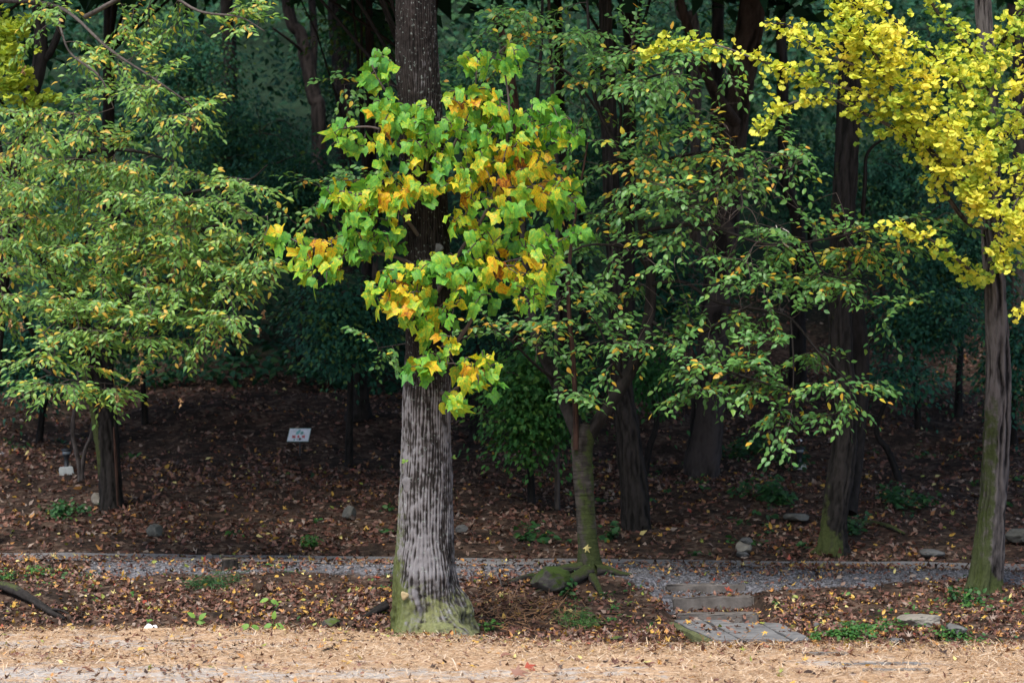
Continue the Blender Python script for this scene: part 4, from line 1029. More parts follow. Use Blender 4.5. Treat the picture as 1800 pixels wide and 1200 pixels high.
def ginkgo():
    g = gpoint(1733, 1032)
    t = thing('ginkgo_tree', 'straight mossy trunk under arching boughs of bright yellow fan leaves', 'tree', g)
    Y = g[1]
    P, r = limb_px([(1731, 1046, Y, 62), (1733, 1015, Y, 54), (1741, 940, Y, 48), (1747, 860, Y, 45), (1752, 760, Y, 43), (1754, 680, Y, 42), (1752, 600, Y, 39), (1747, 480, Y, 36), (1743, 380, Y, 34), (1741, 280, Y, 32), (1739, 180, Y, 30), (1735, 90, Y, 29), (1728, 0, Y, 28), (1715, -300, Y, 22), (1705, -800, Y, 10)])
    add_trunk(t, 'trunk', P, r, M['bark_ginkgo'], n=120, q=20, kind='strip', seed=13, amp=.12, flare=(.5, .25, 5),
              moss=lambda n, s: .60 + .38 * np.exp(-(s / .3) ** 2) - .85 * sstep(-.25, .55, n[:, 0]) * (1 - np.exp(-(s / .22) ** 2)) - .3 * sstep(1.6, 2.2, s) - .5 * sstep(2.0, 2.8, s))
    S_ = []
    limbs = [[(1738, 380, Y, 14), (1700, 330, 23.2, 12), (1640, 270, 22.9, 10), (1590, 200, 22.7, 9), (1555, 130, 22.6, 8), (1520, 60, 22.6, 7), (1490, 0, 22.6, 5), (1450, -60, 22.6, 3)],
             [(1736, 330, Y, 13), (1690, 280, 23.3, 10), (1620, 230, 23.0, 8), (1540, 175, 22.8, 7), (1470, 150, 22.7, 6), (1400, 130, 22.7, 5), (1330, 105, 22.8, 4), (1260, 80, 22.9, 3), (1190, 72, 23, 2.5), (1130, 92, 23, 1.5)],
             [(1733, 400, Y, 12), (1690, 285 + 95, 23.3, 9), (1600, 250, 22.9, 7), (1520, 200, 22.8, 6), (1450, 172, 22.7, 5), (1390, 182, 22.6, 4), (1348, 208, 22.6, 3), (1330, 240, 22.6, 1.5)],
             [(1555, 130, 22.6, 6), (1490, 110, 22.6, 5), (1430, 80, 22.6, 4), (1385, 45, 22.7, 3), (1345, 42, 22.7, 1.5)],
             [(1738, 230, Y, 12), (1690, 150, 23.2, 9), (1640, 95, 23, 7), (1580, 45, 22.9, 5), (1530, -10, 22.8, 3)],
             [(1736, 150, Y, 11), (1700, 80, 23.3, 8), (1650, 25, 23.1, 6), (1620, -30, 23, 4)],
             [(1742, 470, Y, 13), (1775, 420, 23.5, 11), (1805, 350, 23.3, 9), (1850, 260, 23.2, 6)],
             [(1742, 280, Y, 12), (1765, 240, 23.5, 10), (1800, 190, 23.3, 8), (1850, 120, 23.2, 6)],
             [(1740, 120, Y, 10), (1770, 60, 23.5, 8), (1810, 0, 23.3, 6)],
             [(1735, 495, Y, 9), (1700, 470, 23.2, 6), (1650, 430, 22.9, 5), (1590, 400, 22.8, 3), (1540, 395, 22.7, 2)],
             [(1640, 270, 22.9, 6), (1690, 300, 22.7, 5), (1740, 360, 22.6, 4), (1790, 400, 22.6, 3), (1830, 420, 22.6, 2)],
             [(1690, 280, 23.2, 6), (1655, 300, 22.9, 4), (1640, 345, 22.9, 2)],
             [(1700, 330, 23.2, 5), (1710, 345, 22.9, 4), (1720, 380, 22.8, 2)],
             [(1850, 260, 23.2, 5), (1800, 330, 22.8, 4), (1760, 420, 22.7, 3), (1765, 470, 22.7, 1.5)]]
    for pts in limbs:
        P, r = limb_px(pts)
        add_trunk(t, 'branch', P, r, M['bark_ginkgo'], n=9, q=8, kind='plain', seed=len(pts), amp=.05)
    def s(pts, rad, dens): S_.append((np.array([W(*p[:3]) for p in pts]), rad, dens))
    s(limbs[0][2:], .17, 230); s(limbs[0][1:4], .12, 130); s(limbs[1][1:7], .11, 130); s(limbs[1][6:], .075, 110); s(limbs[2][2:], .075, 110); s(limbs[3], .10, 150)
    s(limbs[4], .15, 170); s(limbs[5], .15, 150); s(limbs[6], .13, 130); s(limbs[7], .15, 150); s(limbs[8], .16, 150); s(limbs[9], .06, 80); s(limbs[10], .13, 210); s(limbs[11], .06, 120); s(limbs[12], .07, 130); s(limbs[13], .11, 120)
    s([(1500, 40, 22.5), (1560, 70, 22.5), (1640, 150, 22.5), (1700, 230, 22.5), (1745, 300, 22.5)], .17, 250)
    s([(1560, 90, 22.6), (1620, 200, 22.6), (1690, 290, 22.6), (1730, 370, 22.6)], .11, 150)
    s([(1650, 100, 22.7), (1720, 110, 22.7), (1790, 100, 22.7)], .13, 120); s([(1730, 60, 22.7), (1790, 40, 22.7)], .15, 110); s([(1745, 180, 22.7), (1810, 130, 22.7)], .13, 120)
    s([(1480, 20, 22.5), (1510, 80, 22.5), (1560, 60, 22.5)], .12, 200); s([(1785, 540, 22.8), (1815, 532, 22.8)], .03, 90)
    s([(1425, 70, 22.8), (1470, 55, 22.8), (1520, 90, 22.8)], .05, 60)
    s([(1752, 330, 22.9), (1780, 300, 22.8), (1815, 270, 22.8)], .10, 120); s([(1750, 240, 22.9), (1790, 215, 22.8), (1815, 200, 22.8)], .11, 120); s([(1760, 420, 23), (1800, 380, 22.9)], .08, 110)
    LP, LD, LN = strand_leaves(S_)
    n = len(LP); px, py = project(LP)
    tint = np.clip(rng.beta(2.0, 2.2, n) * .8 + .28 * vnoise(px / 45, py / 45, 61) + .06 - .3 * (LP[:, 1] - 22.8), 0, 1)
    put_leaves(t, GINKGO, M['ginkgo'], LP, LD, LN, rng.uniform(.036, .064, n), tint, (-.1, .35), (-.2, .45), 300, 16, .03, leafname='leaf')
    high_crown(t, W(1680, -560, 24.4), (3.0, 2.1, 2.2), 7000, M['ginkgo'], .12, tint=(.2, 1))
    upper_limbs(t, W(1720, -150, Y), W(1720, -500, 23.8), (1.8, 1.6, 2.2), M['bark_dark'], 8, .05)
    # the second ginkgo, at the other edge of the frame
    g = W(-30, 960, 27.9); g[2] = float(height(g[0], g[1]))
    t2 = thing('ginkgo_tree', 'dark forked trunk with yellow-green fan leaves showing behind the hornbeam sprays', 'tree', g)
    Y = g[1]
    P, r = limb_px([(-30, 965, Y, 44), (-20, 700, Y, 36), (0, 500, Y, 32), (25, 330, Y, 28), (45, 210, Y, 25), (68, 120, Y, 24), (72, 60, Y, 22), (66, 0, Y, 20), (60, -300, Y, 12)])
    add_trunk(t2, 'trunk', P, r, M['bark_dark'], n=24, q=10, kind='strip', seed=17, amp=.08)
    for pts in ([(78, 105, Y, 16), (92, 85, Y, 14), (108, 40, Y, 12), (120, -30, Y, 10)], [(55, 170, Y, 9), (30, 140, 27.2, 7), (10, 90, 26.9, 5), (0, 20, 26.8, 3)], [(45, 210, Y, 8), (70, 185, 27.2, 6), (90, 165, 27, 3)], [(40, 230, Y, 8), (10, 190, 27, 6), (-20, 150, 26.8, 3)]):
        Pb, rb = limb_px(pts); add_trunk(t2, 'branch', Pb, rb, M['bark_dark'], n=8, q=6, kind='plain', seed=3, amp=.05)
    S2 = []
    for pts, rad, dens in (([(50, 190, 26.9), (20, 140, 26.8), (10, 90, 26.7), (5, 10, 26.7)], .16, 170), ([(-20, 150, 26.7), (30, 60, 26.7), (40, 20, 26.7)], .12, 120), ([(40, 200, 26.9), (70, 160, 26.9), (95, 170, 26.9)], .10, 130), ([(0, 190, 26.8), (40, 120, 26.8)], .14, 150), ([(-10, 120, 26.8), (-10, 20, 26.8)], .2, 150)):
        S2.append((np.array([W(*p) for p in pts]), rad, dens))
    LP, LD, LN = strand_leaves(S2); n = len(LP)
    put_leaves(t2, GINKGO, M['ginkgo'], LP, LD, LN, rng.uniform(.05, .08, n), rng.beta(2, 2.4, n) * .5, (-.1, .35), (-.2, .45), 160, 10, .03)
    high_crown(t2, W(30, -500, 28), (2.0, 1.7, 2.2), 2600, M['ginkgo'], .13, tint=(.1, .8))
ginkgo()

# ------------------------------------------------------------------ 5 woodland trunks behind the path
def wood_tree(name, label, pts, mat, base=None, Y=None, crown=None, kind='furrow', n=70, seed=1, moss=None, limbs=(), flare=(.45, .35, 5), group=None, leaf='far'):
    """pts: (px, py, width) from the ground up"""
    g = gpoint(*base) if base else None
    Y = Y or g[1]
    if g is None:
        x, y, wd = pts[0]; X = (x - 900) / FPX * Y; g = np.array([X, Y, float(height(X, Y))])
        gpy = HZ - (g[2] - EYE) / Y * FPX
        pts = [(pts[0][0], gpy + 5, pts[0][2] * 1.25)] + list(pts)
    else:
        pts = [(pts[0][0], pts[0][1] + 26, pts[0][2] * 1.12)] + list(pts)
    t = thing(name, label, 'tree', g, group)
    top = pts[-1]
    pts = list(pts) + [(2 * top[0] - pts[-2][0] if len(pts) > 2 and abs(pts[-2][0] - top[0]) < 60 else top[0], top[1] - 350, top[2] * .75), (top[0], top[1] - 800, top[2] * .4)] if crown else list(pts)
    P, r = limb_px([(x, y, Y, wd) for x, y, wd in pts])
    add_trunk(t, 'trunk', P, r, M[mat], n=n, q=13, kind=kind, seed=seed, amp=.12, flare=flare, moss=moss)
    for i, lp in enumerate(limbs):
        Pl, rl = limb_px([(x, y, Y + dy, wd) for x, y, dy, wd in lp])
        add_trunk(t, 'limb', Pl, rl, M[mat], n=12, q=8, kind='plain', seed=seed + i, amp=.06)
    if crown:
        c = np.array([P[-1][0], Y + crown[1], crown[0]])
        if len(crown) > 5: c[0] += crown[5]
        high_crown(t, c, (crown[2] * 1.2, crown[2] * 1.1, crown[3]), int(crown[4] * .9), M[leaf], .37, tint=(0, .8))
        upper_limbs(t, P[-3], c, (crown[2], crown[2], crown[3]), M['bark_dark'], 8, .028)
    return t

base_moss = lambda n, s: .35 * np.exp(-(s / .35) ** 2) + .2 * sstep(.3, 1, -n[:, 0])
wood_tree('woodland_tree', 'dark leaning trunk just beyond the path, behind the forked mossy tree', [(1121, 935, 50), (1114, 860, 46), (1103, 760, 42), (1094, 690, 37), (1086, 560, 32), (1078, 400, 29), (1072, 250, 28), (1067, 100, 25), (1064, 0, 22)], 'bark_dark', base=(1119, 930), crown=(9.5, .5, 2.6, 2.2, 3600), seed=41, moss=base_moss)
wood_tree('pine_tree', 'stout reddish-brown trunk with plated bark rising behind the yellow-flecked leaves', [(1234, 828, 62), (1240, 760, 56), (1252, 620, 52), (1264, 480, 50), (1275, 360, 48), (1288, 230, 48), (1306, 120, 46), (1322, 0, 42)], 'bark_pine', base=(1234, 826), crown=(10.5, .3, 2.8, 2.4, 3600), seed=42,
          limbs=[[(1292, 215, -.2, 22), (1270, 185, -.5, 22), (1250, 150, -.7, 20), (1225, 90, -1.0, 18), (1200, 20, -1.2, 16), (1185, -60, -1.3, 12)]], kind='strip')
wood_tree('woodland_tree', 'mossy-footed trunk with a spreading root at the far edge of the path', [(1464, 975, 58), (1466, 930, 46), (1474, 860, 48), (1484, 780, 42), (1484, 700, 40), (1478, 600, 40), (1478, 450, 38), (1487, 300, 40), (1493, 150, 38), (1497, 0, 34)], 'bark_dark', base=(1464, 971), crown=(9.5, .8, 2.4, 2.2, 3400), seed=43, moss=lambda n, s: .9 * np.exp(-(s / .5) ** 2) * (n[:, 0] < .6) + .35 * sstep(.1, .9, -n[:, 0]),
          limbs=[[(1488, 900, .2, 36), (1504, 800, .4, 30), (1512, 690, .5, 30), (1512, 600, .5, 28), (1500, 500, .4, 24), (1490, 420, .2, 20)],
                 [(1495, 480, .2, 12), (1480, 380, -.4, 14), (1472, 400, -.5, 12)], [(1508, 480, .3, 8), (1520, 330, 0, 7), (1525, 270, 0, 6), (1560, 240, -.2, 4), (1600, 215, -.3, 3)]])
wood_tree('woodland_tree', 'twin-stemmed far trunk high on the dark slope beside the hornbeam sprays', [(560, 215, 26), (552, 170, 26), (540, 110, 25), (528, 60, 22), (505, 0, 20)], 'bark_pine', Y=46, crown=(14.5, 0, 3.4, 2.6, 2600), seed=44, n=18, limbs=[[(548, 130, .1, 16), (552, 60, .3, 15), (548, 0, .5, 13)], [(535, 95, 0, 6), (510, 72, -.5, 5), (480, 50, -.8, 4)]])
wood_tree('woodland_tree', 'pale furrowed far trunk on the dark slope, nearest to the tulip tree', [(606, 215, 30), (600, 150, 28), (594, 80, 26), (588, 0, 24)], 'bark_pine', Y=48, crown=(15.5, 0, 3.4, 2.6, 2600), seed=45, n=18, limbs=[[(605, 150, .1, 14), (612, 70, .2, 13), (620, 0, .4, 12)]])
wood_tree('woodland_tree', 'slim leaning far trunk seen between two darker trunks beneath the ginkgo tip', [(1402, 400, 24), (1385, 340, 24), (1378, 250, 22), (1376, 150, 20), (1372, 0, 18)], 'bark_dark', Y=40, crown=(13, 0, 3.0, 2.4, 2600), seed=46, n=16)
wood_tree('woodland_tree', 'thin far trunk slanting above the grassy gap beside the pine limb', [(1222, 70, 18), (1208, 30, 18), (1192, -10, 17)], 'bark_grey', Y=47, crown=(15.5, 0, 3.0, 2.4, 2200), seed=47, n=14)
wood_tree('slender_tree', 'very slender pale bare stem behind the top leaves of the tulip tree', [(979, 330, 8), (974, 250, 8), (970, 130, 7), (966, 40, 6), (964, -40, 5)], 'bark_grey', Y=30.5, seed=48, n=10, flare=None, kind='plain')
wood_tree('woodland_tree', 'dim straight trunk standing close behind the slender pale stem', [(992, 330, 16), (986, 200, 16), (982, 80, 15), (980, 0, 14)], 'bark_dark', Y=36, crown=(12, 0, 3.0, 2.2, 2600), seed=49, n=14)
wood_tree('snapped_trunk', 'snapped reddish-brown dead trunk with splintered top above the tulip leaves', [(912, 330, 16), (908, 220, 16), (900, 150, 15), (890, 90, 14), (876, 40, 13), (868, 31, 9)], 'bark_red', Y=42, seed=50, n=12, flare=None, kind='strip')
wood_tree('woodland_tree', 'dark far trunk rising above the ginkgo boughs at the top edge', [(1493, 120, 20), (1492, 60, 20), (1490, 0, 19)], 'bark_dark', Y=50, crown=(16, 0, 3.2, 2.4, 2200), seed=51, n=14)
wood_tree('woodland_tree', 'grey far trunk in the top corner behind the ginkgo crown', [(1796, 100, 30), (1790, 40, 30), (1784, 0, 28)], 'bark_grey', Y=45, crown=(14.5, 0, 3.2, 2.4, 2200), seed=52, n=14)
wood_tree('woodland_tree', 'slanting far trunk just beside the thick tulip trunk near the top edge', [(655, 110, 16), (665, 50, 16), (685, 0, 15)], 'bark_grey', Y=46, crown=(15, 0, 3.2, 2.4, 2200), seed=53, n=14)
wood_tree('woodland_tree', 'blackish trunk hidden in the shade under the small tiered maple', [(632, 700, 34), (628, 640, 30), (640, 560, 26), (645, 480, 20)], 'bark_dark', Y=37, crown=(10.5, 0, 2.8, 2.2, 2600), seed=54, n=14)
wood_tree('woodland_tree', 'dark trunk behind the upper hornbeam branch near the top', [(405, 130, 24), (402, 60, 24), (398, 0, 22)], 'bark_dark', Y=52, crown=(16.5, 0, 3.4, 2.6, 2200), seed=55, n=14)
# unseen trees added to shade the slope, trunks hidden or outside the frame
for (x, Y, zc, n_, ox) in ((-8.3, 33, 9.6, 3600, 1.2), (8.6, 31, 9.6, 3600, -1), (-1.42, 40, 12, 3000, -2.5), (3.6, 43, 12.5, 3000, 0), (9.8, 43, 13, 2600, 0), (-10.5, 45, 13.5, 2600, 2), (-6.05, 36, 10.9, 3600, 2.4), (1.58, 33.5, 10.2, 3600, -1), (-1.2, 34.5, 10.9, 3600, -2.2), (-1.05, 29.5, 10.1, 3600, -1.6), (-7.5, 28.5, 9.8, 3600, 1.5), (7.2, 27.5, 9.4, 3600, -.4)):
    px_ = 900 + FPX * x / Y
    gz = HZ - (float(height(x, Y)) - EYE) / Y * FPX
    wood_tree('woodland_tree', 'unseen tall tree added to shade the wooded slope', [(px_, gz + 6, 26), (px_ + 4, gz - 300, 22), (px_ + 6, gz - 700, 20)], 'bark_dark', base=None, Y=Y, crown=(zc, 0, 3.2, 2.2, n_, ox), seed=int(60 + x * 3), n=14, group='unseen tall trees added to shade the slope')

def mossy_root():
    g = gpoint(1500, 925); t = [o for o in C.objects if o.get('label', '').startswith('mossy-footed trunk')][0]
    for pts in ([(1485, 930), (1510, 926), (1540, 926), (1565, 930), (1590, 940)], [(1455, 965), (1440, 970), (1425, 974)], [(1470, 968), (1474, 976), (1476, 982)]):
        P = np.array([gpoint(*p) for p in pts]); r = np.linspace(.085, .02, len(P)); P[:, 2] += r * .45
        add_trunk(t, 'root', P, r, M['bark_dark'], n=12, q=7, kind='plain', seed=4, amp=.1, moss=lambda n, s: .4 + .4 * n[:, 2])
mossy_root()

# the pair of thin bare stems by the lamp
def thin_shrub():
    g = gpoint(142, 846)
    t = thing('bare_shrub', 'thin bare shrub of two pale stems between the lamp and the mossy trunk', 'shrub', g)
    for pts in ([(141, 850, 10), (140, 820, 9), (133, 790, 8), (127, 755, 7), (133, 710, 7), (138, 670, 5), (130, 600, 3)], [(143, 850, 9), (145, 820, 8), (150, 790, 7), (160, 765, 6), (164, 730, 5), (168, 680, 3)]):
        P, r = limb_px([(x, y, g[1], w_) for x, y, w_ in pts]); add_trunk(t, 'stem', P, r, M['bark_grey'], n=10, q=8, kind='plain', seed=3, amp=.05)
thin_shrub()

# ------------------------------------------------------------------ 6 understorey maples and the far wood
def maple(label, cx, cy, rx, ry, Y, nspray, mat='maple', tint=(0, .85), size=.055, group=None, per=38, name='maple_tree', tpl=SIMPLE, stem=True):
    c = W(cx, cy, Y); k = Y / FPX
    X0, gz = c[0], float(height(c[0], Y + .3))
    t = thing(name, label, 'tree', (X0, Y + .3, gz), group)
    nspray = int(nspray * 1.15); size = size * 1.5
    rad = np.array([rx * k, min(1.6, rx * k * .8), ry * k])
    q = unit(rng.normal(size=(nspray, 3))) * (rng.random((nspray, 1)) ** .5)
    sc = c + q * rad
    sr = rng.uniform(.34, .75, nspray)
    nspray = len(sc); m = nspray * per
    ii = np.repeat(np.arange(nspray), per)
    a = rng.uniform(0, 2 * np.pi, m); rr = np.sqrt(rng.random(m))
    out = unit((sc - c) * [1, 1, .1] + rng.normal(size=sc.shape) * .2)
    nr = unit(np.array([0, -.25, 1.0]) + out * .35 + rng.normal(size=sc.shape) * .12)
    ax, ay, _ = frames(out, nr)
    P = sc[ii] + (np.cos(a) * rr * sr[ii])[:, None] * ax[ii] + (np.sin(a) * rr * sr[ii] * .8)[:, None] * ay[ii] + rng.normal(size=(m, 1)) * .03 * nr[ii] - np.array([0, 0, 1]) * (.35 * rr ** 2 * sr[ii])[:, None]
    D = unit(np.cos(a)[:, None] * ax[ii] + np.sin(a)[:, None] * ay[ii] + [0, 0, -.45] + rng.normal(size=(m, 3)) * .35)
    Nn = unit(nr[ii] + rng.normal(size=(m, 3)) * .33)
    st = np.clip(rng.uniform(*tint, nspray) + rng.normal(size=nspray) * .2, 0, 1)
    V, F, tt, luv = cloud(tpl, P, *frames(D, Nn), rng.uniform(.7, 1.3, m) * size, np.clip(st[ii] + rng.normal(size=m) * .12, 0, 1), .15, .2)
    link('crown', mesh_from('crown', V - np.array(t.location), F, {'tint': tt, 'luv': luv}), M[mat], t, kind='stuff')
    if stem:
        top = c + [0, .2, rad[2] * .4]; bs = np.array(t.location); mid = (top + bs) / 2 + rng.normal(size=3) * .15
        tp = np.array([bs - [0, 0, .1], (bs + mid) / 2, mid, top]); h_ = max(.5, top[2] - bs[2])
        D_ = add_trunk(t, 'trunk', tp, np.array([.07, .055, .045, .02]) * min(1.3, .6 + h_ * .15), M['bark_dark'], n=9, q=6, kind='plain', seed=5, amp=.05)
        lines, _ = grow(D_[len(D_) // 2:], sc[:60], .1, .05)
        put_twigs(t, lines, .012, .004, M['twig_dark'], 'twigs', 4)
    return t

maple('small tiered green maple in the shade next to the tulip trunk', 610, 560, 90, 85, 34.5, 130, 'maple', (.2, .9), .05)
maple('fresh green maple glowing low between tulip trunk and forked stems', 935, 690, 75, 105, 30.5, 150, 'maple_bright', (.1, .8), .05)
maple('small fresh green maple just above the leaf bank behind the thick forked stem', 1130, 640, 40, 60, 33, 45, 'maple_bright', (0, .4), .05)
maple('dark blue-green maple tier filling the gap above the hornbeam spray', 400, 250, 130, 90, 42, 150, 'maple', (0, .8))
maple('dark maple below the far twin trunk, beside the tulip leaves', 520, 330, 120, 90, 40, 130, 'maple', (.05, .8))
maple('dim maple behind the drooping upper hornbeam twigs', 330, 130, 120, 100, 46, 120, 'maple', (.1, .9))
maple('dark maple crowning the slope around the far pale trunk', 610, 130, 110, 110, 50, 120, 'maple', (.1, .9))
maple('dark round maple beyond the path between mossy-footed trunk and ginkgo', 1620, 545, 95, 75, 37, 130, 'maple', (.1, .75), .05)
maple('dark maple hanging over the bank beside the ginkgo trunk', 1690, 440, 110, 100, 38, 120, 'maple', (0, .75))
maple('dim maple under the arching ginkgo tip', 1400, 290, 110, 110, 44, 120, 'maple', (0, .8))
maple('dark maple behind the mossy-footed trunk in the middle height', 1560, 320, 110, 110, 42, 120, 'maple', (0, .8))
maple('dim maple above the dead grass gap near the pine limb', 1200, 60, 130, 90, 52, 120, 'maple', (.1, .9))
maple('dark maple seen between forked tree and pine trunk', 1180, 500, 90, 110, 37, 90, 'maple', (0, .6))
maple('dim maple behind the highest tulip leaves', 850, 170, 110, 130, 44, 110, 'maple', (0, .8))
maple('dark maple behind the tulip trunk and lower tulip leaves', 830, 480, 110, 120, 36, 110, 'maple', (0, .6))
maple('dark maple at the frame edge under the hornbeam boughs', 60, 610, 110, 90, 36, 110, 'maple', (0, .7))
maple('low dark maple behind the hornbeam trunk', 250, 560, 100, 70, 37, 90, 'maple', (.1, .9))
maple('dim maple hidden behind the thick hornbeam sprays', 190, 400, 140, 130, 42, 90, 'maple', (0, .7))
maple('dark maple behind the ginkgo boughs at the top', 1640, 130, 140, 120, 48, 110, 'maple', (0, .8))
maple('dim maple beyond the ginkgo trunk at the edge of the frame', 1790, 620, 80, 110, 36, 90, 'maple', (0, .7))
maple('dark maple around the dim straight trunk', 1030, 250, 110, 140, 42, 110, 'maple', (0, .7))
maple('bright leafy sapling lit near the top edge beside the tulip trunk', 650, 55, 60, 40, 38, 40, 'maple', (.7, 1), .06, stem=False)
maple('fern-like low maple spray on the dark bank near the mossy-footed trunk', 1590, 655, 80, 26, 33.5, 26, 'maple', (.1, .8), .05)

def far_wood():
    n = 85000
    Y = 39 + 60 * rng.random(n) ** 1.25; X = rng.uniform(-1.5, 1.5, n) * .2118 * Y
    k = (X < 1.5) | (Y > 45.5 + .8 * vnoise(X, Y, 92)); X, Y = X[k], Y[k]; n = len(X)
    hump = 3.2 + 3.0 * vnoise(X * .22, Y * .22, 71) + 2.6 * vnoise(X * .75, Y * .75, 72)
    Z = height(X, Y) + np.maximum(.15, hump) * sstep(37, 52, Y) * rng.random(n) ** .5 + .05
    P = np.stack([X, Y, Z], -1)
    D = unit(rng.normal(size=(n, 3)) * [1, 1, .3] + [0, -.3, -.35]); Nn = unit(rng.normal(size=(n, 3)) * .4 + [0, -.3, 1])
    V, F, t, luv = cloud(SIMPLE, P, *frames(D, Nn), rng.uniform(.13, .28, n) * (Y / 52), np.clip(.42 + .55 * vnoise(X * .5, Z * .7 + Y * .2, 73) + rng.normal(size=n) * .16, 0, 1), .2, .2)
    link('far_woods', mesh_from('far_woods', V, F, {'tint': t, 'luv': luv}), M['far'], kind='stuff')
far_wood()

# ------------------------------------------------------------------ 7 low plants
def herb_patch(name, label, cat, cx, cy, rx, ry, n, size, mat, hgt=.10, tpl=OVATE, group=None, solo=False, tint=(0, 1)):
    """leafy stems inside an ellipse of the photograph, standing on the ground"""
    c = gpoint(cx, cy)
    k = c[1] / FPX
    n = int(n * .8); kk = 7; ca, cr_ = rng.uniform(0, 6.283, kk), np.sqrt(rng.random(kk)) * 1.15; pick = rng.integers(0, kk, n)
    a = rng.uniform(0, 6.283, n); r = np.abs(rng.normal(size=n)) * rng.uniform(.15, .5, kk)[pick]
    X = c[0] + rx * k * (cr_[pick] * np.cos(ca[pick]) + r * np.cos(a)); Y = c[1] + max(.08, ry * k * 4.0) * (cr_[pick] * np.sin(ca[pick]) + r * np.sin(a))
    Z = height(X, Y) + rng.random(n) * hgt * rng.uniform(.4, 1.1, kk)[pick] + .02
    P = np.stack([X, Y, Z], -1)
    D = unit(np.stack([np.cos(a), np.sin(a), np.zeros(n)], -1) * .6 + rng.normal(size=(n, 3)) * [.7, .7, .3]); Nn = unit(rng.normal(size=(n, 3)) * .35 + [0, -.45, .9])
    V, F, t, luv = cloud(tpl, P, *frames(D, Nn), rng.uniform(.6, 1.3, n) * size, rng.uniform(*tint, n), .2, .3)
    th = thing(name, label, cat, c, group)
    link('foliage', mesh_from('foliage', V - c, F, {'tint': t, 'luv': luv}), M[mat], th, kind='stuff')
    q = min(n, 40); sel = rng.choice(n, q, replace=False)
    u = np.linspace(0, 1, 4)[None, :, None]; b0 = np.stack([X[sel], Y[sel], Z[sel] * 0 + height(X[sel], Y[sel]) - .01], -1) * np.array([1, 1, 1])
    b0[:, :2] = b0[:, :2] * .6 + c[:2] * .4; b0[:, 2] = height(b0[:, 0], b0[:, 1]) - .01
    put_twigs(th, b0[:, None] + (P[sel] - b0)[:, None] * u, .003, .0015, M['herb'], 'stems', 3)
    return th

herb_patch('clover_patch', 'bright green low clover along the clearing edge below the flat pale rock', 'plant', 1520, 1115, 62, 9, 900, .035, 'herb', .09, tint=(.4, 1))
herb_patch('clover_patch', 'small bright clover tuft between pale rocks and ginkgo foot', 'plant', 1690, 1122, 40, 7, 380, .035, 'herb', .08, tint=(.4, 1))
herb_patch('clover_patch', 'small green tuft at the corner of the flagstones', 'plant', 1432, 1126, 10, 4, 120, .035, 'herb', .06, tint=(.5, 1))
herb_patch('low_shrub', 'dark leafy undershrub on the bank above the second dark lamp path', 'shrub', 1345, 880, 42, 12, 420, .075, 'herb', .28, tint=(0, .6))
herb_patch('low_shrub', 'dark ferny undershrub on the bank behind the spreading mossy root', 'shrub', 1580, 890, 45, 12, 420, .07, 'herb', .28, tint=(0, .5))
herb_patch('low_shrub', 'leafy undershrub right behind the foot of the pine trunk', 'shrub', 1310, 800, 45, 14, 420, .08, 'herb', .32, tint=(0, .6))
herb_patch('low_shrub', 'broad-leaved plant beside the foot of the dark leaning trunk', 'shrub', 1075, 945, 12, 5, 40, .10, 'herb', .2, tint=(.1, .6))
herb_patch('low_shrub', 'clump of dark round leaves on the bank between tulip trunk and forked tree', 'shrub', 940, 950, 26, 7, 90, .085, 'herb', .22, tint=(.1, .7))
herb_patch('low_shrub', 'dark green seedlings in front of the hornbeam foot', 'shrub', 140, 905, 36, 10, 260, .06, 'herb', .15, tint=(.1, .7))
herb_patch('low_shrub', 'small dark tuft growing against the mossy-footed trunk', 'shrub', 1495, 940, 22, 7, 150, .07, 'herb', .22, tint=(0, .4))
herb_patch('low_shrub', 'round bright tuft on the bank just above the path near the sign', 'shrub', 545, 962, 12, 5, 120, .05, 'herb', .14, tint=(.5, 1))
herb_patch('low_shrub', 'dark shrubby bank plants by the short lamp with a hidden base', 'shrub', 1400, 815, 30, 10, 220, .07, 'herb', .2, tint=(0, .5))
herb_patch('ivy_plant', 'ivy leaves climbing round the ginkgo foot', 'plant', 1700, 1060, 24, 9, 150, .055, 'herb', .16, tint=(.1, .8))
herb_patch('ivy_plant', 'glossy leaves tucked against the mossy root and rock', 'plant', 998, 1046, 16, 7, 60, .06, 'herb', .16, tint=(.2, .8))
herb_patch('grass_tuft', 'tangled green grass and sprouts on the bank below the mossy root', 'grass', 1010, 1100, 30, 9, 420, .075, 'herb', .14, tpl=NEEDLE, tint=(.4, 1))
herb_patch('grass_tuft', 'thin dark grass on the leaf bank beside the mossy stump', 'grass', 375, 1030, 45, 8, 420, .10, 'herb', .10, tpl=NEEDLE, tint=(.1, .5))
herb_patch('low_shrub', 'green sprouts at the root flare of the tulip tree', 'plant', 862, 1110, 20, 5, 60, .05, 'herb', .08, tint=(.6, 1))
herb_patch('low_shrub', 'small mossy seedlings on the lower leaf bank near the frame edge', 'plant', 60, 1010, 60, 8, 160, .04, 'herb', .06, tint=(.3, 1))

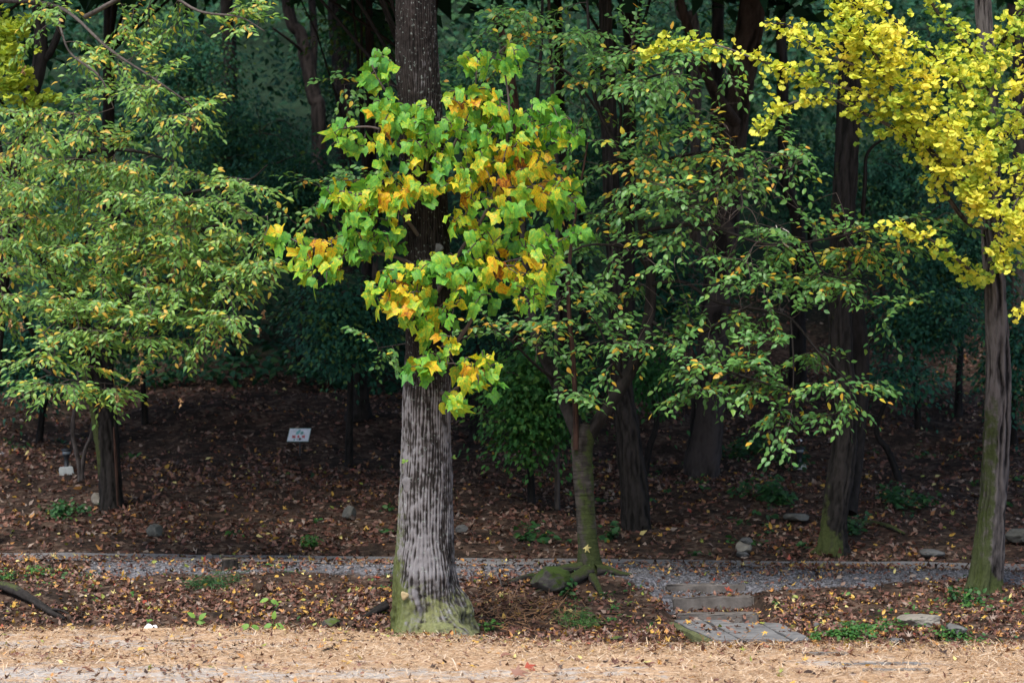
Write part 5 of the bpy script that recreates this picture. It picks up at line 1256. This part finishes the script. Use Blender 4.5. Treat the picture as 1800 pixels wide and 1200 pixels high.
def sprinkle(name, n, y0, y1, dens, size, tint):
    X, Y = scatter(n, y0, y1, dens)
    m = len(X); per = 7
    P = np.repeat(np.stack([X, Y, height(X, Y) + .03], -1), per, 0) + rng.normal(size=(m * per, 3)) * [.04, .04, .02]
    D = unit(rng.normal(size=(m * per, 3)) * [1, 1, .4]); Nn = unit(rng.normal(size=(m * per, 3)) * .4 + [0, -.4, 1])
    V, F, t, luv = cloud(OVATE, P, *frames(D, Nn), rng.uniform(.6, 1.3, m * per) * size, rng.uniform(*tint, m * per), .2, .3)
    link(name, mesh_from(name, V, F, {'tint': t, 'luv': luv}), M['herb'], kind='stuff')
sprinkle('undergrowth', 1500, 27.6, 42, lambda X, Y: sstep(-.1, .5, vnoise(X * .7, Y * .7, 81)) * (.35 + .65 * sstep(.5, 3, X)), .075, (0, .8))
sprinkle('undergrowth', 620, 20.8, 25.2, lambda X, Y: (Y > edge_y(X) + .2) * sstep(-.1, .5, vnoise(X * .9, Y * .9, 82)) * (1 - in_steps(X, Y)) * (1 - gravel_mask(X, Y)), .042, (.1, 1))

def seedling(label, px, py, leaves):
    g = gpoint(px, py + 14); t = thing('broadleaf_seedling', label, 'plant', g, 'broad-leaved seedlings along the clearing edge')
    L = []
    for dx, dy, s, ang in leaves:
        c = W(px + dx, py + dy, g[1] - .03)
        D = unit(np.array([[math.cos(ang), -.2, math.sin(ang) - .2]])); Nn = unit(np.array([[0, -.75, .65]]) + rng.normal(size=(1, 3)) * .15)
        V, F, tt, luv = cloud(OVATE, c[None], *frames(D, Nn), s, np.array([rng.random()]), .1, .3)
        V[:, :] = c + (V - c) * [1, 1, 1]
        link('leaf', mesh_from('leaf', V - g, F, {'tint': tt, 'luv': luv}), M['seedling'], t)
        u = np.linspace(0, 1, 4)[:, None]; L.append(g + (c - g) * u)
    put_twigs(t, np.array(L), .004, .002, M['seedling'], 'stems')
seedling('two-leaved pale green seedling highest of those near the tulip trunk', 474, 1052, [(-2, 0, .09, 3.1), (2, 2, .09, -.2)])
seedling('three-leaved pale green seedling nearest to the tulip root flare', 481, 1094, [(-3, 2, .10, 3.3), (3, 2, .10, -.2), (0, -6, .08, 1.5)])
seedling('large-leaved pale green seedling beside the three-leaved one', 440, 1097, [(-2, 0, .10, 3.4), (3, 1, .09, -.3)])
seedling('seedling of upright narrow leaves between the white paper and large seedlings', 346, 1085, [(-3, 0, .09, 2.2), (4, 3, .09, 1.0), (0, 8, .08, .3)])
seedling('lone round-leaved seedling behind the scrap of white paper', 260, 1090, [(0, 0, .05, .5), (2, 3, .04, 2)])

# ------------------------------------------------------------------ 8 stones, steps, flagstones
def slab(bmv, x0, x1, y0, y1, z0, z1, skew=0.0, bev=.012, jit=.008, seed=0):
    """rough bevelled block, subdivided so that edges are uneven"""
    bm = bmesh.new(); bmesh.ops.create_cube(bm, size=1)
    bmesh.ops.subdivide_edges(bm, edges=[e for e in bm.edges if abs((e.verts[0].co - e.verts[1].co).x) > .5], cuts=7)
    bmesh.ops.bevel(bm, geom=[e for e in bm.edges if e.calc_face_angle(0) > .5], offset=.06, segments=1, affect='EDGES') if False else None
    sx, sy, sz = x1 - x0, y1 - y0, z1 - z0
    for v in bm.verts:
        x, y, z = v.co
        v.co = Vector(((x0 + x1) / 2 + x * sx, (y0 + y1) / 2 + y * sy + skew * x * 2, (z0 + z1) / 2 + z * sz))
    bmesh.ops.bevel(bm, geom=[e for e in bm.edges if e.calc_face_angle(0) > .8], offset=bev, segments=2, affect='EDGES')
    rr = random.Random(seed)
    for v in bm.verts:
        v.co += Vector((rr.uniform(-jit, jit), rr.uniform(-jit, jit), rr.uniform(-jit, jit) * .7))
    me = bpy.data.meshes.new(bmv); bm.to_mesh(me); bm.free()
    return me

def recenter(me):
    co = np.zeros(len(me.vertices) * 3, np.float32); me.vertices.foreach_get('co', co); co = co.reshape(-1, 3)
    c = np.array([(co[:, 0].min() + co[:, 0].max()) / 2, (co[:, 1].min() + co[:, 1].max()) / 2, co[:, 2].min()])
    me.vertices.foreach_set('co', (co - c).ravel().astype(np.float32)); me.update()
    return c

def solo_mesh(name, label, cat, me, mat, group=None):
    c = recenter(me); o = link(name, me, mat); o.location = c
    o['label'] = label; o['category'] = cat
    if group: o['group'] = group
    return o

def step(label, pxl, pxr, py_top, py_bot, Y, depth, seed, tiltz=0.0, mat='stone'):
    a, b = W(pxl, py_top, Y), W(pxr, py_top, Y)
    z0 = W(0, py_bot, Y)[2] - .06
    me = slab('stone_step', a[0], b[0], Y, Y + depth, z0, a[2], .05, .012, .010, seed)
    for v in me.vertices: v.co.z += tiltz * (v.co.x - (a[0] + b[0]) / 2) + .010 * float(vnoise(v.co.x * 5, v.co.z * 9, seed))
    return solo_mesh('stone_step', label, 'step', me, M[mat], 'stone steps up to the path')
step('topmost grey stone step, at the foot of the gravel', 1169, 1312, 1027, 1040, 24.5, .42, 1)
step('thickest stone step, second from the top with a slanting upper edge', 1183, 1325, 1049, 1072, 23.9, .34, 2, .02)
step('lowest thin stone step, just above the flagstones', 1191, 1334, 1078, 1091, 23.2, .30, 3, .0)

def flagstones():
    Yb, Yf = 23.1, 20.75
    zb, zf = .035, .035
    g = W(1300, 1100, Yf); g[2] = 0.0
    t = thing('flagstone_landing', 'grey flagstone landing at the foot of the stone steps', 'paving', g)
    # back and front corner pixels
    joints_b = [1186, 1240, 1292, 1340, 1385]; joints_f = [1245, 1300, 1352, 1395, 1432]
    bx = [(x - 900) / FPX * Yb for x in (1182, 1236, 1285, 1332, 1368)]
    fx = [(x - 900) / FPX * Yf for x in (1252, 1300, 1350, 1392, 1430)]
    for i in range(4):
        bm = bmesh.new()
        gap = .012
        q = [(fx[i] + gap, Yf), (fx[i + 1] - gap, Yf + .02 * i), (bx[i + 1] - gap, Yb - .12 * i), (bx[i] + gap, Yb - .12 * max(0, i - 1))]
        top = .035 + .012 * (i % 2) - .006 * i
        vt = []
        n = 6
        for k in range(n + 1):
            f = k / n
            l = Vector((q[0][0] * (1 - f) + q[3][0] * f, q[0][1] * (1 - f) + q[3][1] * f, 0)); r_ = Vector((q[1][0] * (1 - f) + q[2][0] * f, q[1][1] * (1 - f) + q[2][1] * f, 0))
            l += Vector((random.uniform(-.012, .012), 0, 0)); r_ += Vector((random.uniform(-.012, .012), 0, 0))
            vt.append([bm.verts.new((p.x, p.y, top + random.uniform(-.003, .003))) for p in (l, l.lerp(r_, .5), r_)])
        vb = [[bm.verts.new((v.co.x, v.co.y, top - .16)) for v in row] for row in vt]
        for k in range(n):
            for j in range(2):
                bm.faces.new((vt[k][j], vt[k][j + 1], vt[k + 1][j + 1], vt[k + 1][j]))
            bm.faces.new((vt[k][0], vt[k + 1][0], vb[k + 1][0], vb[k][0])); bm.faces.new((vt[k + 1][2], vt[k][2], vb[k][2], vb[k + 1][2]))
        for j in range(2):
            bm.faces.new((vt[0][j + 1], vt[0][j], vb[0][j], vb[0][j + 1])); bm.faces.new((vt[n][j], vt[n][j + 1], vb[n][j + 1], vb[n][j]))
        bmesh.ops.recalc_face_normals(bm, faces=bm.faces)
        bmesh.ops.bevel(bm, geom=[e for e in bm.edges if e.calc_face_angle(0) > .8], offset=.008, segments=1, affect='EDGES')
        me = bpy.data.meshes.new('flagstone'); bm.to_mesh(me); bm.free()
        for v in me.vertices: v.co -= t.location
        link('flagstone', me, M['flag'], t)
    # mossy side wall of the landing
    A, B = Vector((bx[0] - .01, Yb - .1, 0)), Vector((fx[0] - .01, Yf - .02, 0))
    bm = bmesh.new(); n = 14; rows = []
    for k in range(n + 1):
        p = A.lerp(B, k / n); row = []
        for off, z in ((0, .03), (-.045, .012), (-.06, -.05), (-.05, -.12), (-.04, -.2)):
            row.append(bm.verts.new((p.x + off + random.uniform(-.008, .008), p.y, z + random.uniform(-.006, .006))))
        row.append(bm.verts.new((p.x + .0, p.y, -.2))); rows.append(row)
    for k in range(n):
        for j in range(6): bm.faces.new((rows[k][j], rows[k + 1][j], rows[k + 1][(j + 1) % 6], rows[k][(j + 1) % 6]))
    bm.faces.new(rows[0]); bm.faces.new(list(reversed(rows[-1])))
    bmesh.ops.recalc_face_normals(bm, faces=bm.faces)
    me = bpy.data.meshes.new('kerb'); bm.to_mesh(me); bm.free()
    for v in me.vertices: v.co -= t.location
    link('kerb', me, M['flag_moss'], t, label='moss-covered side edge')
flagstones()

def slab_leaves():
    b = Bag()
    spots = []
    for _ in range(80):                                            # over the landing
        f = rng.random(); g_ = rng.beta(.7, .9); Y = 20.8 + 2.2 * f
        xa = ((1252 - 900) / FPX * 20.75) * (1 - f) + ((1184 - 900) / FPX * 23.1) * f; xb = ((1430 - 900) / FPX * 20.75) * (1 - f) + ((1366 - 900) / FPX * 23.1) * f
        spots.append((xa + (xb - xa) * g_, Y, .056 + .01 * rng.random()))
    for Y0, dy, z, n_ in ((23.2, .26, .078, 10), (23.12, .05, .055, 14), (23.62, .2, .085, 20), (23.9, .3, .215, 6), (24.34, .12, .215, 26), (24.52, .3, .31, 8)):
        for _ in range(n_): spots.append((rng.uniform(1.56, 2.42), Y0 + dy * rng.random(), z))
    P = np.array(spots); n = len(P)
    nr = unit(rng.normal(size=(n, 3)) * .28 + [0, -.1, 1]); a = rng.uniform(0, 6.28, n)
    D = np.stack([np.cos(a), np.sin(a), 0 * a], -1); D = D - nr * (D * nr).sum(1, keepdims=True)
    k = rng.integers(0, 3, n)
    for i, tp in enumerate((OVATE, NARROW, MAPLE)):
        m = k == i
        V, F, t, luv = cloud(tp, P[m], *frames(D[m], nr[m]), rng.uniform(.03, .075, m.sum()), litter_tint(m.sum(), 1.3), .2, rng.uniform(-.4, .6, m.sum()), .04)
        b.add(V, F, tint=t, luv=luv)
    link('leaf_litter', b.mesh('leaf_litter'), M['litter'], kind='stuff')
slab_leaves()

def rock(name, label, px, py, wpx, hpx, mat, depth=None, seed=0, flat=0.0, base_py=None, cat='rock', Y=None, sink=.25, wedge=0.0, group=None):
    g = gpoint(px, base_py or py + hpx / 2) if Y is None else W(px, base_py or py + hpx / 2, Y)
    k = g[1] / FPX
    sx, sz = wpx * k / 2, hpx * k / 2 * (1 + sink)
    sy = depth or sx * .8
    bm = bmesh.new(); bmesh.ops.create_icosphere(bm, subdivisions=4, radius=1)
    rr = np.random.default_rng(seed)
    pl = unit(rr.normal(size=(11, 3))); dd = rr.uniform(.62, .92, 11)
    co = np.array([v.co for v in bm.verts])
    for nrm, d in zip(pl, dd):
        e = co @ nrm - d
        co = co - np.maximum(e, 0)[:, None] * nrm * .92
    if flat:
        co[:, 2] = np.where(co[:, 2] > 1 - flat, 1 - flat + (co[:, 2] - 1 + flat) * .1, co[:, 2])
    co[:, 2] += wedge * co[:, 0] * np.maximum(co[:, 2], 0)
    co = co * (1 + .05 * vnoise(co[:, 0] * 3 + seed, co[:, 1] * 3 + co[:, 2] * 2, seed)[:, None] + .03 * vnoise(co[:, 0] * 8, co[:, 2] * 8 + co[:, 1] * 5, seed + 1)[:, None])
    mx = np.abs(co).max(0); co = co / mx
    for v, c in zip(bm.verts, co): v.co = Vector((c[0] * sx, c[1] * sy, c[2] * sz + sz * (1 - sink)))
    me = bpy.data.meshes.new(name); bm.to_mesh(me); bm.free()
    o = link(name, me, M[mat]); o.location = g
    o['label'] = label; o['category'] = cat
    if group: o['group'] = group
    return o
rock('rock', 'flat pale buff rock on the bank above the green clover', 1615, 1092, 78, 26, 'rock', .22, 3, .35, 1103)
rock('rock', 'small pale triangular rock next to the flat buff rock', 1679, 1106, 40, 18, 'rock_grey', .14, 5, .2, 1114, wedge=-.6)
rock('rock', 'small grey rock at the sand edge in front of the clover', 1575, 1127, 32, 11, 'rock_grey', .12, 6, .2, 1132)
rock('stone', 'round grey stone beside the flagstone corner', 1435, 1100, 13, 11, 'rock_grey', .04, 7, 0, 1105)
rock('rock', 'moss-covered boulder caught between roots of the forked tree', 968, 1018, 72, 40, 'boulder_moss', .26, 8, .1, 1037)
rock('rock', 'pale angular rock in the middle of the small cairn at the path edge', 1307, 964, 30, 22, 'rock', .12, 9, .1, 974)
_r = gpoint(1307, 974)
rock('rock', 'grey cap rock on top of the small cairn at the path edge', 1312, 949, 24, 11, 'rock_grey', .09, 10, .2, 955, Y=_r[1])
rock('rock', 'low flat rock at the foot of the small cairn', 1306, 975, 28, 10, 'rock_grey', .10, 12, .3, 979)
rock('rock', 'mossy flat slab jutting from the bank near the mossy-footed trunk', 1402, 909, 52, 15, 'slab_moss', .2, 13, .4, 916)
rock('rock', 'dull grey rock lying at the far path edge left of the ginkgo trunk', 1637, 972, 48, 17, 'rock_grey', .16, 14, .2, 980)
rock('rock', 'mossy pale stone upright on the dark bank left of the tulip trunk', 614, 904, 26, 24, 'slab_moss', .12, 15, 0, 914)
rock('rock', 'grassy grey stone on the bank under the hornbeam', 273, 934, 32, 22, 'slab_moss', .14, 16, 0, 944)
rock('rock', 'grey-green flat stone at the sand edge beside the tulip root', 582, 1094, 34, 15, 'rock_moss', .12, 17, .2, 1102)
rock('rock', 'pale wedge of stone leaning by the hornbeam foot', 172, 878, 24, 22, 'rock', .1, 18, 0, 888)
rock('rock', 'grey stone on the bank close behind the tulip trunk', 812, 931, 24, 15, 'rock_grey', .1, 19, 0, 938)
rock('rock', 'low mossy stone sunk in leaves next to the landing', 1083, 1122, 26, 8, 'rock_moss', .08, 20, .2, 1126)
rock('rock', 'mossy boulder behind the ginkgo trunk at the frame edge', 1795, 940, 60, 26, 'slab_moss', .3, 21, .3, 953)
def flat_slab(label, px, py, wpx, Y, d, seed):
    k = Y / FPX; x = (px - 900) * k
    me = slab('paving_slab', x - wpx * k / 2, x + wpx * k / 2, Y - d / 2, Y + d / 2, -.03, .032, .03, .006, .004, seed)
    solo_mesh('paving_slab', label, 'paving', me, M['flag'])
flat_slab('long pale slab half buried in pine needles, the largest in the clearing', 1540, 1171, 160, 18.35, .13, 4)
flat_slab('narrow pale slab sunk in pine needles behind the largest one', 1450, 1153, 80, 19.35, .10, 5)
flat_slab('broken pale slab scrap in the needles closest to the camera', 1575, 1183, 120, 17.85, .07, 6)

# ------------------------------------------------------------------ 9 log, stump, branches, litter, sign, lamps
def log_obj(name, label, cat, pts, mat, n=14, seed=1, amp=.08, moss=None):
    P, r = limb_px(pts)
    t = thing(name, label, cat, P[0])
    add_trunk(t, 'stem', P, r, M[mat], n=n, q=10, kind='plain', seed=seed, amp=amp, moss=moss)
    return t
g0, g1, g2, g3 = gpoint(14, 1046), gpoint(55, 1062), gpoint(85, 1080), gpoint(115, 1089)
Pl = np.array([g0 + [-.25, .15, .09], g0 + [0, 0, .07], g1 + [0, 0, .05], g2 + [0, 0, .035], g3 + [0, 0, .01]])
t = thing('fallen_log', 'mossy fallen branch slanting down the leaf bank near the frame edge', 'log', g1)
add_trunk(t, 'stem', Pl, np.array([.05, .052, .045, .035, .018]), M['bark_dark'], n=18, q=10, kind='strip', seed=7, amp=.1, moss=lambda n, s: .6 * sstep(-.2, .6, n[:, 2]) * (1 - sstep(.35, .75, s)))
add_trunk(t, 'side_twig', np.array([g2 + [0, 0, .04], g2 + [.12, -.1, .05], g2 + [.25, -.25, .02]]), np.array([.018, .012, .005]), M['bark_dark'], n=8, q=6, kind='plain', seed=2)

def stump():
    g = gpoint(404, 1000); t = thing('tree_stump', 'low cut stump with mossy top at the path shoulder', 'stump', g)
    P = np.array([g - [0, 0, .05], g + [0, 0, .03], g + [0, 0, .10]]); add_trunk(t, 'trunk', P, np.array([.1, .085, .08]), M['bark_dark'], n=24, q=6, kind='furrow', seed=5, flare=(.4, .06, 5), moss=lambda n, s: .35 + 0 * s)
    bm = bmesh.new(); bmesh.ops.create_circle(bm, cap_ends=True, radius=.082, segments=24)
    e = bmesh.ops.extrude_face_region(bm, geom=bm.faces[:]); bmesh.ops.translate(bm, verts=[v for v in e['geom'] if isinstance(v, bmesh.types.BMVert)], vec=(0, 0, .015))
    me = bpy.data.meshes.new('moss_cap'); bm.to_mesh(me); bm.free()
    for v in me.vertices: v.co.z += .10 + random.uniform(-.006, .006)
    link('moss_cap', me, M['wood_moss'], t)
stump()
a, b_ = gpoint(1678, 788), gpoint(1800, 777)
t = thing('fallen_branch', 'pale bare branch lying across the bank behind the ginkgo trunk', 'branch', a)
add_trunk(t, 'stem', np.array([a + [0, 0, .04], (a + b_) / 2 + [0, 0, .08], b_ + [.3, 0, .12]]), np.array([.022, .02, .012]), M['bark_grey'], n=8, q=8, kind='plain', seed=4)
add_trunk(t, 'side_twig', np.array([(a + b_) / 2 + [0, 0, .08], (a + b_) / 2 + [.15, -.1, .2], (a + b_) / 2 + [.2, -.1, .3]]), np.array([.01, .008, .004]), M['bark_grey'], n=6, q=5, kind='plain', seed=4)
a = gpoint(648, 1086)
t = thing('dark_root', 'black charred root stub poking out beside the tulip trunk', 'root', a)
add_trunk(t, 'stem', np.array([a + [-.05, 0, .0], a + [.06, .05, .06], a + [.17, .1, .12]]), np.array([.02, .035, .045]), M['bark_dark'], n=14, q=8, kind='strip', seed=9, amp=.1)
for (x0, y0, x1, y1, lab) in ((872, 1018, 882, 1036, 'short pale crooked stick by the root tip of the forked tree'), (566, 1150, 594, 1148, 'dark short stick lying on the sandy clearing below the tulip trunk')):
    a, b_ = gpoint(x0, y0), gpoint(x1, y1)
    o = thing('stick', lab, 'stick', a)
    add_trunk(o, 'stem', np.array([a + [0, 0, .03], (a + b_) / 2 + [.01, 0, .045], b_ + [0, 0, .03]]), np.array([.010, .012, .007]), M['bark_grey' if y0 < 1100 else 'bark_dark'], n=8, q=6, kind='plain', seed=3)
    add_trunk(o, 'stub', np.array([(a + b_) / 2 + [.01, 0, .045], (a + b_) / 2 + [.03, -.02, .075]]), np.array([.006, .003]), M['bark_grey' if y0 < 1100 else 'bark_dark'], n=6, q=4, kind='plain', seed=3)

def crumple(name, label, cat, px, py, wpx, hpx, mat, seed, Y=None):
    g = gpoint(px, py + hpx / 2) if Y is None else W(px, py, Y); k = g[1] / FPX
    rr = random.Random(seed); bm = bmesh.new()
    bmesh.ops.create_grid(bm, x_segments=10, y_segments=8, size=.5)
    for v in bm.verts:
        x, y = v.co.x, v.co.y
        v.co = Vector((x * wpx * k, y * wpx * k * .8, (.5 + .5 * math.sin(5 * x + seed) * math.cos(6 * y)) * hpx * k * (1 - 2.2 * x * x) * (1 - 1.5 * y * y) + rr.uniform(0, .3) * hpx * k))
    e = bmesh.ops.solidify(bm, geom=bm.faces[:], thickness=.0015)
    me = bpy.data.meshes.new(name); bm.to_mesh(me); bm.free()
    o = link(name, me, M[mat]); o.location = g + np.array([0, 0, .012]); o['label'] = label; o['category'] = cat
crumple('crumpled_paper', 'crumpled scrap of white paper at the edge of the sand', 'litter', 266, 1104, 24, 12, 'paper', 3)
crumple('paper_scrap', 'small pale scrap on the dark bank at the frame edge', 'litter', 6, 798, 11, 7, 'paper', 5)
crumple('paper_scrap', 'small white scrap lying behind the lamp near the mossy-footed trunk', 'litter', 1405, 775, 10, 5, 'paper', 7)

def solo_leaf(label, px, py, size, tint, mat, tpl, Y=None, up=False, grp=None):
    g = gpoint(px, py) if Y is None else W(px, py, Y)
    d = np.array([[.4, -.2, -.9 if up else 0]]) + rng.normal(size=(1, 3)) * [.6, .3, .15]; nr = np.array([[0, -1., .3]]) if up else np.array([[rng.normal() * .4, -.5, .9]])
    V, F, tt, luv = cloud(tpl, np.zeros((1, 3)), *frames(d, nr), size, np.array([tint]), .35, .6, .05)
    o = link('fallen_leaf', mesh_from('fallen_leaf', V, F, {'tint': tt, 'luv': luv}), M[mat]); o.location = g + np.array([0, 0, .045 if not up else 0])
    o['label'] = label; o['category'] = 'leaf'
_y = gpoint(1034, 1004)[1]
solo_leaf('pale yellow lobed leaf stuck on the mossy foot of the forked tree', 1029, 960, .075, .93, 'litter', MAPLE, _y - .2, True)
solo_leaf('big curled dark red leaf on the needles near the bottom edge', 923, 1180, .11, .998, 'litter', MAPLE)
solo_leaf('rust-brown curled leaf at the very bottom edge', 902, 1195, .12, .5, 'litter', MAPLE)
solo_leaf('brown leaf standing on edge in the sand below the log', 148, 1184, .09, .35, 'litter', OVATE)
solo_leaf('tan curled leaf standing up on the needles right of the tulip root', 879, 1164, .09, .5, 'litter', OVATE)
solo_leaf('dark brown curled leaf beside the largest sunken slab', 1652, 1156, .11, .08, 'litter', MAPLE)
solo_leaf('dark leaf lying just in front of the broken slab scrap', 1412, 1193, .11, .08, 'litter', OVATE)
solo_leaf('red lobed leaf on the top stone step tread', 1276, 1044, .09, .998, 'litter', MAPLE)
solo_leaf('white-pale leaf tip upright in the needles near the slabs', 1376, 1143, .06, .7, 'litter', OVATE)

def box(bm, c, s, M4=None):
    r = bmesh.ops.create_cube(bm, size=1, matrix=Matrix.Translation(c) @ Matrix.Diagonal((*s, 1)))
    return r['verts']

def sign():
    g = gpoint(527, 800)
    Y = g[1]; k = Y / FPX
    t = thing('notice_sign', 'small white notice board with red and green print on a thin dark post', 'sign', g)
    bm = bmesh.new(); h = (800 - 772) * k
    bmesh.ops.create_cone(bm, segments=10, radius1=.014, radius2=.014, depth=h + .14, cap_ends=True, matrix=Matrix.Translation((0, .02, h / 2 - .05)))
    me = bpy.data.meshes.new('post'); bm.to_mesh(me); bm.free(); link('post', me, M['black'], t)
    # the board leans back and is skewed to one side as in the photograph (a sheared parallelogram plate)
    def q(px, py, lift=0.0): # on the board plane: leaning back away from the viewer
        v = W(px, py, Y) - g; f = (775 - py) / 22.0
        return (v[0], f * .10 - lift, v[2])
    def plate(name, pts, mat, lift, th, parent):
        bm = bmesh.new(); fr = [bm.verts.new(q(x, y, lift)) for x, y in pts]; bk = [bm.verts.new((v.co.x, v.co.y + th, v.co.z)) for v in fr]
        bm.faces.new(fr); bm.faces.new(list(reversed(bk))); n = len(fr)
        for i in range(n): bm.faces.new((fr[i], bk[i], bk[(i + 1) % n], fr[(i + 1) % n]))
        bmesh.ops.recalc_face_normals(bm, faces=bm.faces)
        me = bpy.data.meshes.new(name); bm.to_mesh(me); bm.free(); return link(name, me, mat, parent)
    bd = plate('board', [(504.5, 775), (541.5, 775), (545.3, 753), (508.8, 753)], M['sign_white'], 0, .012, t)
    plate('rim', [(504, 775.8), (542, 775.8), (546, 752.3), (508.3, 752.3)], M['sign_green'], -.004, .008, bd)
    # emblem: tree-like green shapes
    for pts, m in (([(519, 763), (521, 758), (524, 756), (527, 755), (528, 758), (525, 762), (521, 763.5)], 'sign_teal'), ([(527, 762.5), (528, 759), (531, 757.5), (533, 759), (533, 762), (530, 763.5)], 'sign_green'), ([(524, 757), (525, 754.5), (527.5, 755), (527, 757)], 'sign_green')):
        plate('emblem', pts, M[m], .003, .002, bd)
    def glyph(x0, strokes):
        for (ax, ay, bx, by) in strokes:
            plate('lettering', [(x0 + ax, 764.7 + by), (x0 + bx + .35, 764.7 + by), (x0 + bx + .45, 764.5 + ay), (x0 + ax + .1, 764.5 + ay)], M['sign_red'], .003, .002, bd)
    glyph(513.4, [(0, 0, .9, 4.6), (2.2, 0, 3.1, 4.6), (0, 1.4, 3.1, 2.4), (4.0, 0, 5, 4.6), (0, 3.7, 5, 4.6)])
    glyph(521.6, [(1.8, 0, 2.7, 1.4), (.5, 1.1, 4, 2.0), (0, 3.2, 4.6, 4.1), (1.9, 2.0, 2.7, 3.2)])
    glyph(530.0, [(0, .8, 1.8, 1.7), (.6, .8, 1.5, 4.0), (2.3, .4, 3.1, 4.4), (4.0, -.6, 4.8, 4.6), (3.1, 2, 4, 2.8)])
    plate('lettering', [(515.8, 773.8), (518.2, 773.8), (518.6, 770.8), (516.2, 770.8)], M['sign_green'], .003, .002, bd)
    for i in range(5): plate('lettering', [(521 + 1.8 * i, 772.4), (522.3 + 1.8 * i, 772.4), (522.5 + 1.8 * i, 771), (521.2 + 1.8 * i, 771)], M['sign_grey'], .003, .002, bd)
sign()

def lathe(prof, n=24):
    V = []; F = []
    for r, z in prof: V += [(r * math.cos(2 * math.pi * i / n), r * math.sin(2 * math.pi * i / n), z) for i in range(n)]
    for k in range(len(prof) - 1):
        for i in range(n): F.append((k * n + i, k * n + (i + 1) % n, (k + 1) * n + (i + 1) % n, (k + 1) * n + i))
    return np.array(V), np.array(F)

def lamp(label, px, py_base, block):
    g = gpoint(px, py_base); t = thing('garden_lamp', label, 'lamp', g, 'low garden lamps on the wooded bank')
    z = .0
    k = g[1] / FPX
    bw, bh = block
    bm = bmesh.new(); vs_ = box(bm, Vector((0, 0, bh * k / 2 - .03)), (bw * k, bw * k * .8, bh * k + .06))
    for v in bm.verts:
        if v.co.z > 0: v.co.x *= .86; v.co.y *= .86
    bmesh.ops.bevel(bm, geom=bm.edges[:], offset=.012, segments=2, affect='EDGES')
    me = bpy.data.meshes.new('concrete_block'); bm.to_mesh(me); bm.free()
    o = link('concrete_block', me, M['concrete'], t); o.rotation_euler = (R(3), R(-6), R(12))
    z = bh * k - .02
    V, F = lathe([(.0, z), (.055, z), (.055, z + .012), (.030, z + .02), (.028, z + .12), (.034, z + .135), (.034, z + .15), (.05, z + .17), (.056, z + .19), (0, z + .19)])
    link('post', mesh_from('post', V, F, None, True), M['black'], t)
    V, F = lathe([(.056, z + .19), (.057, z + .20), (.060, z + .225), (.056, z + .228)])
    link('lens', mesh_from('lens', V, F, None, True), M['lamp_glass'], t)
    V, F = lathe([(0, z + .226), (.068, z + .226), (.074, z + .235), (.070, z + .25), (.03, z + .262), (0, z + .264)])
    link('cap', mesh_from('cap', V, F, None, True), M['black'], t)
lamp('black garden lamp on a pale concrete block beside the bare thin shrub', 117, 833, (27, 13))
lamp('black garden lamp on a half-buried pale block near the mossy-footed trunk', 1406, 822, (22, 6))
